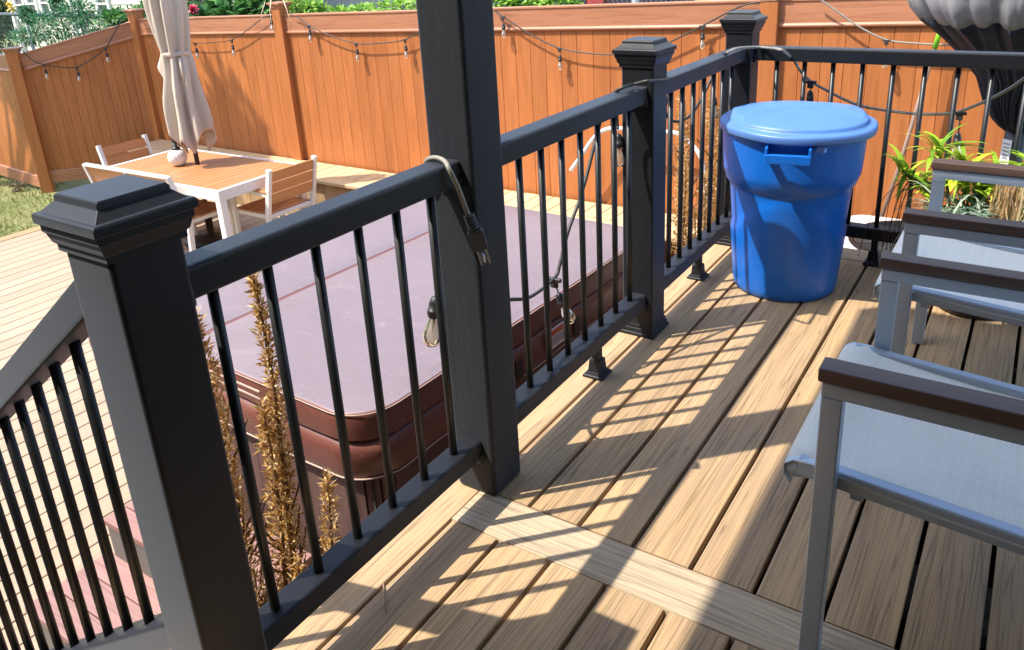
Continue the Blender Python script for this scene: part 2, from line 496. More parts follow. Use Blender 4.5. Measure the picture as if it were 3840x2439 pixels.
def rrect(w_, h, r_, k=3):
    """rounded rectangle profile centred on 0"""
    out = []
    for cx, cy, a0 in ((w_/2-r_, h/2-r_, 0), (-w_/2+r_, h/2-r_, 90), (-w_/2+r_, -h/2+r_, 180), (w_/2-r_, -h/2+r_, 270)):
        for i in range(k+1):
            a = R(a0+90*i/k); out.append((cx+r_*math.cos(a), cy+r_*math.sin(a)))
    return out
def board_prof(w_, t):
    """deck board section, top face at up=0, rounded shoulders and grooved edges"""
    r_ = .005
    return [(-w_/2, -t), (w_/2, -t), (w_/2, -r_), (w_/2-.0012, -.0012), (w_/2-r_, 0), (-w_/2+r_, 0), (-w_/2+.0012, -.0012), (-w_/2, -r_)]
def lin(a, b, n): return [a+(b-a)*i/(n-1) for i in range(n)]
# ============================================================ SETTING
ZD = -1.17      # lower deck level
ZG = -1.25      # lawn level
# lawn
b_ = MB(); b_.grid(lambda i, j: (-60+i*6, -30+j*6, ZG), 16, 21, uvs=lambda i, j: (i, j), smooth=True)
tag(b_.build('lawn_ground', 'lawn'), kind='structure')
# lower deck: boards run away from the camera, edge board along the lawn
b_ = MB()
x = -7.28
while x < -0.2:
    b_.prism(board_prof(.1405, .024), (x+.0735, -2.2, ZD), (x+.0735, 4.62, ZD))
    x += .147
tag(b_.build('lower_deck', 'lower_board'), kind='structure')
b_ = MB(); b_.prism(board_prof(.14, .03), (-7.36, -2.2, ZD+.002), (-7.36, 4.62, ZD+.002), r=.1)
b_.box((-7.432, 1.2, ZD-.06), (.02, 6.8, .11), r=.1)
tag(b_.build('lower_deck_edge', 'deck_board'), kind='structure')
b_ = MB(); b_.box((-3.8, 1.2, ZD-.055), (7.2, 6.8, .02)); tag(b_.build('lower_deck_underlay', 'skirt_dark'), kind='structure')
# soil bed at the far right of the lower deck
b_ = MB(); b_.grid(lambda i, j: (-.9+i*.25, 2.95+j*.25, ZD+.004+.02*noise.noise(Vector((i*.9, j*.9, 0)))), 18, 10)
tag(b_.build('garden_bed', 'soil'), kind='structure')

# upper deck ------------------------------------------------------
b_ = MB()
def gx(k): return .0085+.1442*k
NB = 17
for k in range(0, NB):
    xm = (gx(k)+gx(k+1))/2
    b_.prism(board_prof(.1338, .024), (xm, .8535, 0), (xm, 2.868, 0))
    b_.prism(board_prof(.1338, .024), (xm, -1.9, 0), (xm, .7165, 0))
b_.prism(board_prof(.141, .024), (-.0655, -1.9, 0), (-.0655, 3.012, 0), r=.95)
b_.prism(board_prof(.134, .024), (.0075, 2.944, 0), (gx(NB), 2.944, 0), up=(0, 0, 1), r=.4)
tag(b_.build('upper_deck', 'deck_board'), kind='structure')
b_ = MB(); b_.prism(board_prof(.131, .024), (.0085, .785, .0008), (gx(NB), .785, .0008), r=.8)
tag(b_.build('upper_deck_breaker_board', 'breaker_board'), kind='structure')
b_ = MB()
b_.box((-.127, .55, -.14), (.018, 4.9, .225)); b_.box((1.15, 3.0, -.14), (2.6, .018, .225))
for yy in (-1.8, -1.4, -1.0, -.6, -.2, .2, .6, .985, 1.4, 1.8, 2.2, 2.6): b_.box((1.17, yy, -.125), (2.55, .038, .195))
tag(b_.build('upper_deck_frame', 'skirt_dark'), kind='structure')
b_ = MB(); b_.box((1.2, .55, ZD+.03), (2.6, 4.8, .02)); tag(b_.build('under_deck_ground', 'soil'), kind='structure')
b_ = MB()
for i in range(34): b_.box((-.11, -1.86+i*.147, (ZD-.25)/2), (.02, .14, -ZD-.26))
for i in range(17): b_.box((-.04+i*.147, 2.985, (ZD-.25)/2), (.14, .02, -ZD-.26))
tag(b_.build('upper_deck_skirt', 'tub_panel'), kind='structure')

# stairs going down to the left, below the frame of the picture
b_ = MB()
for i in range(1, 6):
    b_.box((-.14-.27*i+.13, -.62, -.195*i), (.28, 1.25, .03)); b_.box((-.14-.27*(i-1)-.012, -.62, -.195*i+.105), (.02, 1.25, .17))
tag(b_.build('stairs', 'deck_board'), kind='structure')

# patio roof shading the upper deck; unseen walls added to cut sky light
b_ = MB(); b_.box((1.2, -.65, 2.6), (3.48, 3.7, .2)); rf = b_.build('patio_roof', 'roof_panel')
tag(rf, 'flat patio roof above the upper deck, resting on the square column', 'roof')
b_ = MB(); b_.box((0, -.5, 2.39), (.09, 3.3, .22)); b_.build('beam', 'column_wood', rf)
b_ = MB(); b_.box((-2.6, -2.64, 1.6), (11.3, .16, 6.0)); tag(b_.build('sky_blocking_wall', 'wall_brown'), 'unseen house wall behind the viewpoint, lengthened and raised to cut sky light', 'wall')
b_ = MB(); b_.box((2.9, -.55, .7), (.16, 4.0, 4.0)); tag(b_.build('sky_blocking_wall', 'dark_wall'), 'unseen dark wall added right of the upper deck to darken the railing sides', 'wall')

# ============================================================ RAILINGS
HR, HB, WR = .898, .165, .064
def sqstack(mb, c, lv, r=None):
    n = len(lv); vs = []
    for h, z in lv:
        vs += [(c[0]-h, c[1]-h, z), (c[0]+h, c[1]-h, z), (c[0]+h, c[1]+h, z), (c[0]-h, c[1]+h, z)]
    fs = [(i*4+k, i*4+(k+1) % 4, i*4+4+(k+1) % 4, i*4+4+k) for i in range(n-1) for k in range(4)]
    fs += [(3, 2, 1, 0), tuple((n-1)*4+k for k in range(4))]
    mb.add(vs, fs, lambda i, f: [(vs[j][0]+vs[j][1], vs[j][2]) for j in f], r)
def rail_post(x, y, label, flange=True, zb=0):
    t = thing('railing_post', label, 'post', (x, y, zb), group='capped black posts of the deck railing')
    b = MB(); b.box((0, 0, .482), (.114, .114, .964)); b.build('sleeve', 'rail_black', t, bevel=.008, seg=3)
    b = MB(); sqstack(b, (0, 0), [(.0575, .955), (.062, .956), (.062, .966), (.066, .970), (.070, .984), (.073, .987), (.073, .998), (.0785, 1.0), (.0785, 1.012), (.0755, 1.0155), (.070, 1.016), (.0545, 1.0305), (.0545, 1.036), (.051, 1.041)])
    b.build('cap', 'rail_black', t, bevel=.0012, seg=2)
    if flange:
        b = MB(); sqstack(b, (0, 0), [(.069, .001), (.069, .010), (.0665, .013), (.064, .0135), (.064, .024), (.0615, .028), (.060, .0285), (.060, .037), (.0575, .042)])
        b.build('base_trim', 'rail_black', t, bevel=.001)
    return t
rail_post(0, .082, 'nearest black capped post, broad in the left foreground where the stair rail starts')
rail_post(-.004, 1.878, 'black capped post midway along the railing between the square column and the corner')
rail_post(-.004, 2.868, 'corner black capped post behind the blue trash can where two railings meet')
RP = rrect(WR, .057, .008, 3)
RPB = rrect(.060, .052, .006, 3)
def railing(label, p, q, ts, foot=None, brk=True, slope=0, hb=HB, hr=HR):
    """p,q: end points on the deck; ts: baluster offsets from p"""
    p, q = Vector(p), Vector(q); d = (q-p); ln = d.length; u = d/ln; ux = Vector((u.x, u.y, 0)).normalized()
    t = thing('railing', label, 'railing', ((p+q)/2)[:], group='black railing sections with round balusters')
    o = (p+q)/2
    up = Vector((0, 0, 1))
    a, e = p-o, q-o
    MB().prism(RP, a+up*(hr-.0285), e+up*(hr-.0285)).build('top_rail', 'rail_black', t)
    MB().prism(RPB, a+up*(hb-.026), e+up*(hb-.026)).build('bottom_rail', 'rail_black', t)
    k = 0
    for s_ in ts:
        c = a+ux*s_; c.z = 0
        dz = slope*s_+a.z
        MB().tube([c+up*(hb-.004+dz), c+up*(hb+.2+dz), c+up*(hr-.05+dz)], .0095, 12).build('baluster', 'baluster_black', t)
    if brk:
        for E_, sg in ((a, 1), (e, -1)):
            for z_, hh in ((hr-.0285, .066), (hb-.026, .060)):
                b = MB(); c = E_+up*z_+ux*sg*.006
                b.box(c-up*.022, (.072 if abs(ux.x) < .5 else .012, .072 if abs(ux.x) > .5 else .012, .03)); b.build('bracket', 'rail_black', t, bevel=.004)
    if foot is not None:
        c = a+ux*foot; c.z = 0
        b = MB(); sqstack(b, (c.x, c.y), [(.036, .001), (.036, .008), (.033, .011), (.029, .0115), (.029, .016), (.023, .018), (.019, .060), (.013, .061), (.013, hb-.05)])
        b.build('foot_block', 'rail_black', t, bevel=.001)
    return t
railing('black railing section between the broad foreground post and the square column', (0, .141, 0), (0, .8335, 0), [.2044-.141+.11106*i for i in range(0, 6)])
railing('black railing section between the square column and the middle capped post', (0, .959, 0), (0, 1.821, 0), [1.1124-.959+.10667*i for i in range(-1, 7)], foot=.55)
railing('black railing section between the middle capped post and the corner post', (0, 1.935, 0), (0, 2.811, 0), [2.0885-1.935+.10693*i for i in range(0, 7)], foot=.47)
railing('black railing section running right from the corner post behind the trash can', (.055, 2.868, 0), (1.9, 2.868, 0), [.149-.055+.1135*i for i in range(0, 16)], foot=.55)
# sloping stair railing
SL = .70
L_ = 1.35
railing('black stair railing sloping down to the left from the foreground post', (-.059, .082, .005), (-.059-L_, .082, .005-SL*L_), [-.059+.23+.0965*i for i in range(0, 13)], brk=False, slope=-SL, hb=.232, hr=.915)

# tall square column
t = thing('square_column', 'tall square black wood-grained column rising out of the railing', 'column', (0.0015, .897, 0))
b = MB()
b.box((0, 0, 1.25), (.123, .123, 2.5)); b.build('shaft', 'column_wood', t, bevel=.011, seg=3)

# ============================================================ FENCE (orange brown vinyl, 8 ft bays)
FY = 5.1
def ftop(x): return .723+.0272*(x+7.99)
def fence_section(label, a, b, za, zb_, zbot, nb, side=None):
    """a,b: xy centre ends between posts; za,zb_: top heights"""
    a, b = Vector((*a, 0)), Vector((*b, 0)); d = b-a; ln = d.length; u = d/ln; nrm = Vector((u.y, -u.x, 0))
    t = thing('fence', label, 'fence', ((a+b)/2)[:], group='orange brown vinyl fence panels')
    o = (a+b)/2; A = a-o; B = b-o; Z = Vector((0, 0, 1))
    # top rail: face plate with a moulded lower lip and a cap
    m_ = MB()
    hp = .165
    prof = [(-.022, -hp), (.022, -hp), (.022, -.012), (.029, -.010), (.029, .002), (.022, .008), (-.022, .008), (-.029, .002), (-.029, -.010), (-.022, -.012)]
    m_.prism(prof, A+Z*(za-.008), B+Z*(zb_-.008), r=random.random())
    lip = [(-.030, -hp-.012), (-.026, -hp-.020), (.026, -hp-.020), (.030, -hp-.012), (.030, -hp-.004), (.0255, -hp+.004), (.0225, -hp+.010), (-.0225, -hp+.010), (-.0255, -hp+.004), (-.030, -hp-.004)]
    m_.prism(lip, A+Z*(za-.008), B+Z*(zb_-.008), r=.5)
    m_.build('top_rail', 'fence_rail', t)
    bd = MB(); w_ = ln/nb
    for i in range(nb):
        f0, f1 = i/nb, (i+1)/nb
        P0 = A+(B-A)*f0; P1 = A+(B-A)*f1; z0 = za+(zb_-za)*f0-.14; z1 = za+(zb_-za)*f1-.14
        q = .0026; rr = random.random(); ou, ov = random.random()*9, random.random()*9
        ins = u*q; dp = nrm*.0065; thick = nrm*.006
        ring0 = [P0-thick*0+Z*0-dp*0+nrm*.001, P0+ins+dp, P1-ins+dp, P1+nrm*.001]
        vs = [r_+Z*zbot for r_ in ring0]+[ring0[0]+Z*z0, ring0[1]+Z*z0, ring0[2]+Z*z1, ring0[3]+Z*z1]
        back = [P0-dp, P1-dp]
        vs += [back[0]+Z*zbot, back[1]+Z*zbot, back[0]+Z*z0, back[1]+Z*z1]
        hz = [0, q, w_-q, w_]
        def uvf(k, f, vs=vs, P0=P0, ou=ou, ov=ov, u=u): return [(vs[j].z+ou, (vs[j]-P0).dot(u)+ov) for j in f]
        bd.add(vs, [(0, 1, 5, 4), (1, 2, 6, 5), (2, 3, 7, 6), (9, 8, 10, 11)], uvf, rr)
    bd.build('boards', 'fence_board', t)
    br = MB(); br.prism([(-.026, 0), (.026, 0), (.026, .14), (.020, .15), (-.020, .15), (-.026, .14)], A+Z*(zbot-.01), B+Z*(zbot-.01), r=.5); br.build('bottom_rail', 'fence_rail', t)
    return t
def fence_post(x, y, z0, z1, label, rz=0):
    t = thing('fence_post', label, 'fence post', (x, y, z0), rz, 'orange brown vinyl fence posts')
    b = MB(); b.box((0, 0, (z1-z0)/2), (.127, .127, z1-z0)); b.build('shaft', 'fence_rail' if False else 'fence_board', t, bevel=.006)
    b = MB(); H = z1-z0; sqstack(b, (0, 0), [(.064, H-.03), (.068, H-.026), (.068, H-.012), (.086, H+.006), (.090, H+.010), (.090, H+.022), (.086, H+.026), (.03, H+.034)])
    b.build('cap', 'fence_rail', t, bevel=.002)
    return t
PX = [-8.05, -5.52, -3.03, -.54, 1.96]
fence_post(PX[0], FY, ZG, ftop(PX[0])+.08, 'fence post at the far left corner, left of the closed umbrella', 0)
fence_post(PX[1], FY, ZG, ftop(PX[1])+.09, 'fence post between the umbrella and the square column with green weeds on its cap')
fence_post(PX[2], FY, ZG, ftop(PX[2])+.08, 'fence post hidden behind the tall square column')
fence_post(PX[3], FY, ZG, ftop(PX[3])+.09, 'fence post behind the corner railing post above the blue trash can')
fence_post(PX[4], FY, ZG, ftop(PX[4])+.08, 'fence post beyond the right edge of the picture')
P0 = (-8.99, 4.10)
fence_post(P0[0], P0[1], ZG-.1, .455, 'leftmost fence post standing in the grass at the edge of the lawn', R(48))
labs = ['fence panel behind the closed umbrella', 'fence panel directly left of the tall square column', 'fence panel right of the tall square column and behind the middle railing post', 'rightmost fence panel behind the blue trash can and the broom handle']
for i in range(4):
    a, b = PX[i]+.06, PX[i+1]-.06
    fence_section(labs[i], (a, FY), (b, FY), ftop(a), ftop(b), ZG+.05, 16)
fence_section('left fence panel with sloping top, dappled by tree shade', (P0[0]+.03, P0[1]+.04), (PX[0]-.05, FY-.04), .405, .695, ZG+.12, 13)
fence_section('leftmost fence panel beside the lawn, striped with sun and shade', (-12.6, 4.35), (P0[0]-.06, P0[1]-.02), .36, .40, ZG+.06, 18)

# ============================================================ BENCH along the fence
t = thing('built_in_bench', 'long built-in wooden bench along the foot of the fence', 'bench', (-4.3, 4.83, ZD))
b = MB(); x = -8.0+4.3
while x < 3.30: b.prism(board_prof(.139, .024), (x+.07, -.13, .45), (x+.07, .225, .45)); x += .1455
b.build('seat', 'bench_board', t)
b = MB(); b.prism([(-.07, -.03), (.07, -.03), (.07, -.005), (.064, .002), (-.064, .002), (-.07, -.005)], (-3.7, -.203, .45), (3.36, -.203, .45), r=.6); b.build('front_edge', 'bench_board', t)
b = MB(); x = -3.7
while x < 3.15: b.box((x+.07, -.20, .205), (.139, .02, .40)); x += .1435
b.build('front_panel', 'deck_board', t)

# ============================================================ HOT TUB
t = thing('hot_tub', 'square hot tub with mauve vinyl cover and dark brown panelled sides', 'hot tub', (-1.535, 2.115, ZD), R(-2.6))
HT = 1.06
hw = 1.04
hx_ = .965
FOLD = -.10
b = MB()
def rr_ring(hx, hy, r_, k=8):
    out = []
    for cx, cy, a0 in ((hx-r_, hy-r_, 0), (-hx+r_, hy-r_, 90), (-hx+r_, -hy+r_, 180), (hx-r_, -hy+r_, 270)):
        for i in range(k+1):
            a = R(a0+90*i/k); out.append((cx+r_*math.cos(a), cy+r_*math.sin(a)))
    return out
cab = rr_ring(.92, .995, .10, 3); nC = len(cab)
for i in range(nC):
    p, q = cab[i], cab[(i+1) % nC]; ln = math.dist(p, q); nn = max(1, round(ln/.14))
    for k in range(nn):
        a = Vector((p[0]+(q[0]-p[0])*k/nn, p[1]+(q[1]-p[1])*k/nn, 0)); e = Vector((p[0]+(q[0]-p[0])*(k+1)/nn, p[1]+(q[1]-p[1])*(k+1)/nn, 0))
        u = (e-a).normalized(); a2 = a+u*.0015; e2 = e-u*.0015; n_ = Vector((u.y, -u.x, 0)); m_ = (a2+e2)/2
        M = Matrix((Vector((0, 0, 1)), u, -n_)).transposed()
        b.box((m_.x, m_.y, .40), (.80, (e2-a2).length, .02), M=M)
b.build('cabinet', 'tub_panel', t)
b = MB(); b.box((0, 0, .43), (1.80, 1.95, .84)); b.build('shell', 'skirt_dark', t)
# cover: two foam halves with a fold, soft rounded corners; then the skirt
def cover_half(x0, x1, nm):
    """grid over top, then wraps down 0.11"""
    b = MB(); n = 40; outer = []
    full = rr_ring(hx_, hw, .17, 10)
    ring = [p for p in full if x0-1e-6 <= p[0] <= x1+1e-6]
    cut = [(x0 if abs(x0) < .5 else x1)]
    xs = cut[0]
    # clip polygon to the half
    pts = []
    N = len(full)
    for i in range(N):
        p, q = full[i], full[(i+1) % N]
        inp, inq = x0 <= p[0] <= x1, x0 <= q[0] <= x1
        if inp: pts.append(p)
        if inp != inq:
            f = (xs-p[0])/(q[0]-p[0]); pts.append((xs, p[1]+(q[1]-p[1])*f))
    # resample densely
    dense = []
    for i in range(len(pts)):
        p, q = pts[i], pts[(i+1) % len(pts)]; m_ = max(1, int(math.dist(p, q)/.05))
        for k in range(m_): dense.append((p[0]+(q[0]-p[0])*k/m_, p[1]+(q[1]-p[1])*k/m_))
    cx = (x0+x1)/2; n = len(dense)
    rings = []
    sc = [0, .25, .5, .7, .85, .94, .98]
    for s_ in sc:
        rings.append([(cx+(p[0]-cx)*s_, p[1]*s_, HT-.0+.012*(1-s_**4)-.004*(s_ > .97)+.0035*noise.noise(Vector((p[0]*s_*3, p[1]*s_*3, 1)))) for p in dense])
    for off, dz in ((-.006, -.002), (-.001, -.010), (.003, -.03), (.004, -.075), (0, -.108)):
        o2 = []
        for p in dense:
            v = Vector((p[0]-cx, p[1], 0)); l_ = v.length; ww = .004*noise.noise(Vector((p[0]*5, p[1]*5, dz*12)))
            q = Vector((p[0], p[1], 0))+v/l_*(off+ww)
            o2.append((q.x if abs(p[0]-xs) > 1e-4 else xs+(.0 if True else 0), q.y, HT+dz))
        rings.append(o2)
    vs = [v for r_ in rings for v in r_]; m_ = len(rings)
    fs = [(i*n+k, i*n+(k+1) % n, (i+1)*n+(k+1) % n, (i+1)*n+k) for i in range(m_-1) for k in range(n)]
    b.add(vs, fs, lambda i, f: [(vs[j][0], vs[j][1]) for j in f], .5, True)
    return b, len(sc), n
for x0, x1 in ((-hx_, FOLD-.010), (FOLD+.010, hx_)):
    b, ns, n = cover_half(x0, x1, '')
    o = b.build('cover_half', 'vinyl_top', t)
    o.data.materials.append(MATS['vinyl_side'])
    for i, p in enumerate(o.data.polygons):
        if i >= (ns+0)*n: p.material_index = 1
b = MB(); b.box((FOLD, 0, HT-.030), (.05, 2*hw-.04, .055)); b.build('fold_hinge', 'vinyl_side', t, bevel=.01)
# skirt hanging below the foam, slightly bulged, with hem
ring = rr_ring(hx_-.002, hw-.002, .17, 10); dn = []
for i in range(len(ring)):
    p, q = ring[i], ring[(i+1) % len(ring)]; m_ = max(1, int(math.dist(p, q)/.04))
    for k in range(m_): dn.append((p[0]+(q[0]-p[0])*k/m_, p[1]+(q[1]-p[1])*k/m_))
b = MB(); lv = [(-.006, -.096), (-.02, -.104), (-.028, -.114), (-.012, -.122), (.006, -.135), (.014, -.16), (.013, -.20), (.006, -.24), (.0, -.268), (-.006, -.272)]
def sk(i, j):
    p = dn[i]; off, dz = lv[j]; v = Vector((p[0], p[1], 0)).normalized()
    w1 = noise.noise(Vector((p[0]*4, p[1]*4, dz*6)))*.012*(1 if j > 2 else .3)
    cr = max(0, 1-abs(abs(p[0])-abs(p[1]))/.25)*noise.noise(Vector((p[0]*16, p[1]*16, dz*10)))*.012
    return (p[0]+v.x*(off+w1+cr), p[1]+v.y*(off+w1+cr), HT+dz)
b.grid(sk, len(dn), len(lv), closed=True); b.build('skirt', 'vinyl_side', t)
hem = [sk(i, 8) for i in range(len(dn))]; hem.append(hem[0])
MB().tube([(p[0]*1.002, p[1]*1.002, p[2]-.001) for p in hem], .0035, 5, cap=False).build('piping', 'thread', t)
seam = [(p[0]*1.0045, p[1]*1.0045, HT-.006) for p in dn]; seam.append(seam[0])
MB().tube(seam, .0022, 4, cap=False).build('stitching', 'thread', t)
# tie strap and handle slot on the near side
b = MB(); b.tube([(.865, -1.052, HT-.118), (.875, -1.056, HT-.17), (.88, -1.053, HT-.255), (.883, -1.048, HT-.30)], .006, 6); b.build('corner_zip', 'thread', t)
b = MB(); b.box((-.12, -1.040, HT-.045), (1.1, .012, .012)); b.box((-.12, -1.040, HT-.075), (1.1, .012, .012)); b.build('handle_strap', 'thread', t, bevel=.004)
for yy in (-.2, .25):
    b = MB(); b.box((.981, yy, HT-.21), (.006, .05, .09)); b.build('tie_down_strap', 'black_plastic', t, bevel=.002)
# warning label on the skirt facing the deck
b = MB(); b.box((.987, .08, HT-.175), (.003, .17, .095)); lb = b.build('warning_label', 'label_white', t)
b = MB(); b.box((.9895, .065, HT-.148), (.002, .115, .024)); b.build('red_band', 'label_red', lb)
b = MB(); b.lathe([(.0001, -.001), (.012, -.001), (.012, .001), (.0001, .001)], (.9898, .142, HT-.148), 14, M=Matrix.Rotation(R(90), 3, 'Y')); b.build('round_mark', 'label_ink', lb)
b = MB()
for k in range(5): b.box((.9895, .085, HT-.170-.0085*k), (.0016, .13-.02*(k % 2), .0028))
b.build('text_lines', 'label_ink', lb)

# tub steps
t = thing('tub_steps', 'two-tread mauve plastic steps in front of the hot tub', 'steps', (-1.42, .75, ZD))
def tread(y0, y1, z, x0, x1):
    b = MB(); n_ = 3; w_ = (y1-y0)/n_
    for k in range(n_): b.box(((x0+x1)/2, y0+w_*(k+.5), z-.015), (x1-x0, w_-.004, .03))
    return b
tread(-.35, .0, .20, -.50, .46).build('lower_tread', 'step_board', t, bevel=.004)
tread(-.02, .27, .39, -.455, .46).build('upper_tread', 'step_board', t, bevel=.004)
b = MB(); b.box((-.01, -.325, .09), (.90, .02, .17)); b.box((-.01, .0, .28), (.88, .02, .17)); b.box((-.47, -.17, .09), (.02, .3, .17)); b.box((.44, -.17, .09), (.02, .3, .17)); b.box((-.43, .13, .18), (.02, .26, .35)); b.box((.44, .13, .18), (.02, .26, .35))
b.build('riser', 'riser_grey', t, bevel=.003)
b = MB()
for yy, zz in ((-.337, .09), (-.0125, .29)): b.box((-.30, yy, zz), (.012, .004, .13)); b.box((.25, yy, zz), (.012, .004, .13))
b.build('slot', 'black_plastic', t)
# ============================================================ PATIO TABLE AND CHAIRS
TX0, TX1, TY0, TY1 = -6.14, -4.42, 3.24, 4.16
t = thing('patio_table', 'rectangular patio table with wooden slatted top and white metal frame', 'table', ((TX0+TX1)/2, (TY0+TY1)/2, ZD), R(1.5))
wx, wy, th = TX1-TX0, TY1-TY0, .74
b = MB()
for sx in (-1, 1): b.box((sx*(wx/2-.02), 0, th-.045), (.04, wy, .09))
for sy in (-1, 1): b.box((0, sy*(wy/2-.0185), th-.0465), (wx-.08, .037, .087))
b.build('frame', 'white_metal', t, bevel=.004)
b = MB(); n_ = 20; sw = (wx-.084)/n_
for k in range(n_): b.prism([(-sw/2+.003, -.018), (sw/2-.003, -.018), (sw/2-.003, 0), (-sw/2+.003, 0)], (-wx/2+.042+sw*(k+.5), -wy/2+.040, th-.002), (-wx/2+.042+sw*(k+.5), wy/2-.040, th-.002))
b.build('slatted_top', 'table_slat', t)
for sx in (-1, 1):
    for sy in (-1, 1):
        b = MB(); b.beam((sx*(wx/2-.035), sy*(wy/2-.035), th-.09), (sx*(wx/2-.02), sy*(wy/2-.03), 0), .065, .065, up=(0, 1, 0)); b.build('leg', 'white_metal', t, bevel=.005)

def slat_chair(name, label, cat, loc, rz, width=.54, arms=True):
    """faces +x in its own frame: bent side frames, slatted seat and back"""
    t = thing(name, label, cat, loc, rz)
    hwid = width/2
    for sy in (-1, 1):
        y = sy*(hwid-.02)
        b = MB()
        b.beam((-.23, y, 0), (-.20, y, .40), .035, .045, up=(1, 0, 0)); b.beam((-.20, y, .395), (-.31, y, .84), .035, .045, up=(1, 0, 0))
        b.build('rear_leg', 'white_metal', t, bevel=.004)
        b = MB(); b.beam((.24, y, 0), (.24, y, .625), .035, .045, up=(1, 0, 0)); b.build('front_leg', 'white_metal', t, bevel=.004)
        b = MB(); b.beam((-.25, y, .61), (.262, y, .628), .034, .03); b.build('arm_frame', 'white_metal', t, bevel=.003)
        b = MB(); b.beam((-.245, y, .634), (.26, y, .652), .048, .018); b.build('armrest', 'table_slat', t, bevel=.004)
    b = MB()
    for sy in (-1, 1): b.box((.02, sy*(hwid-.045), .40), (.44, .03, .035))
    b.box((.245, 0, .40), (.03, width-.06, .035)); b.box((-.19, 0, .40), (.03, width-.06, .035))
    if width > .8: b.box((.02, 0, .40), (.44, .03, .035)); b.beam((-.20, 0, .395), (-.31, 0, .83), .03, .03, up=(1, 0, 0)); b.box((.24, 0, .2), (.03, .03, .4))
    b.build('seat_frame', 'white_metal', t, bevel=.003)
    b = MB()
    for k in range(6): b.box((-.155+.0735*k, 0, .422), (.064, width-.07, .014))
    b.build('seat', 'table_slat', t)
    b = MB(); up = Vector((.445, 0, .11)).normalized(); tt = Vector((-.11, 0, .445)).normalized()
    M = Matrix((Vector((0, 1, 0)), tt, Vector((0, 1, 0)).cross(tt))).transposed()
    segs = [(0, width-.075)] if width < .8 else [(-width/4+.006, width/2-.05), (width/4-.006, width/2-.05)]
    for k in range(3):
        c = Vector((-.20, 0, .395))+tt*(.175+.105*k)
        for yc, ww in segs: b.box(c+Vector((0, yc, 0)), (ww, .095, .014), M=M)
    b.build('backrest', 'table_slat', t)
    if width > .8:
        b = MB(); b.beam((-.312, -hwid+.02, .835), (-.312, hwid-.02, .835), .045, .022); b.build('top_rail', 'white_metal', t, bevel=.003)
    return t
slat_chair('patio_chair', 'wooden slat chair at the right end of the table, back turned to the railing', 'chair', (-4.545, 3.90, ZD), R(180))
slat_chair('patio_chair', 'wooden slat chair at the far left end of the table', 'chair', (-6.33, 3.83, ZD), R(2))
slat_chair('patio_bench_seat', 'wide white-framed double seat tucked under the near side of the table', 'double seat', (-5.46, 3.43, ZD), R(92), width=1.2)

# ============================================================ CLOSED UMBRELLA
UX, UY = -5.364, 3.759
t = thing('patio_umbrella', 'closed beige patio umbrella standing through the table', 'umbrella', (UX, UY, ZD))
b = MB(); b.tube([(0, 0, .05), (0, 0, .98), (0, 0, 2.9)], .021, 12); b.build('pole', 'black_plastic', t)
b = MB(); b.lathe([(.24, .0), (.24, .035), (.20, .055), (.035, .07), (.035, .30)], seg=28); b.build('base', 'black_plastic', t)
b = MB(); NS, NZ = 144, 64
TZ = 1.74     # height of the tie above the lower deck
def can(i, j):
    th = 2*PI*i/NS; f = j/(NZ-1)
    fold = math.cos(8*th+1.1)
    hem = .98+.10*math.cos(8*th+1.1)*.5+.07*math.sin(3*th+.9)+.035*math.sin(5*th)
    z = hem+(2.85-hem)*f
    if z > TZ: q = min(1, (z-TZ)/.45); rr = .105+.035*math.sin(q*PI*.5)-.06*max(0, (z-TZ-.45)/.7); amp = .018+.014*q
    else: q = (TZ-z)/(TZ-.98); rr = .108+.050*q**.8+.008*math.sin(q*9+th*2); amp = .016+.032*min(1, q*1.3)
    sp = abs(fold)**.7*(1 if fold > 0 else -1)
    rr += amp*sp+.010*math.sin(13*th+z*4)*min(1, abs(z-TZ)*3)
    # a bunched flap just under the tie
    da = (th-R(200)+PI) % (2*PI)-PI
    rr += .085*math.exp(-(da/.30)**2)*math.exp(-((z-(TZ-.12))/.085)**2)*(1 if z < TZ-.005 else .15)
    tw = th+.25*math.sin((z-TZ)*2.2)+.12*max(0, TZ-z)
    sway = .045*math.sin((z-.98)*1.1)
    return (rr*math.cos(tw)+.02*(TZ-z)*(z < TZ), rr*math.sin(tw), z)
b.grid(can, NS, NZ, closed=True); b.build('canopy', 'canvas', t, solid=.004)
b = MB(); ring = []
for i in range(49):
    th = 2*PI*i/48; sp = math.cos(8*th+1.1); ring.append(((.118+.006*sp)*math.cos(th), (.118+.006*sp)*math.sin(th), TZ+.012*math.sin(th+2)))
for a, e in zip(ring, ring[1:]): pass
b.grid(lambda i, j: (ring[i][0]*(1.0+.03*(j in (1, 2))), ring[i][1]*(1.0+.03*(j in (1, 2))), ring[i][2]+(-.02, -.018, .018, .02)[j]), 49, 4); b.build('tie_strap', 'canvas', t)
b = MB(); b.tube([(.112, -.05, TZ-.02), (.13, -.06, TZ-.12), (.125, -.062, TZ-.24)], .012, 6); b.build('tie_end', 'canvas', t)
b = MB()
for k in range(8):
    a = 2*PI*k/8; b.tube([(.028*math.cos(a), .028*math.sin(a), 1.16), (.08*math.cos(a), .08*math.sin(a), 2.0), (.05*math.cos(a), .05*math.sin(a), 2.75)], .006, 5)
b.lathe([(.034, 1.10), (.034, 1.19)], seg=12); b.build('ribs', 'black_plastic', t)

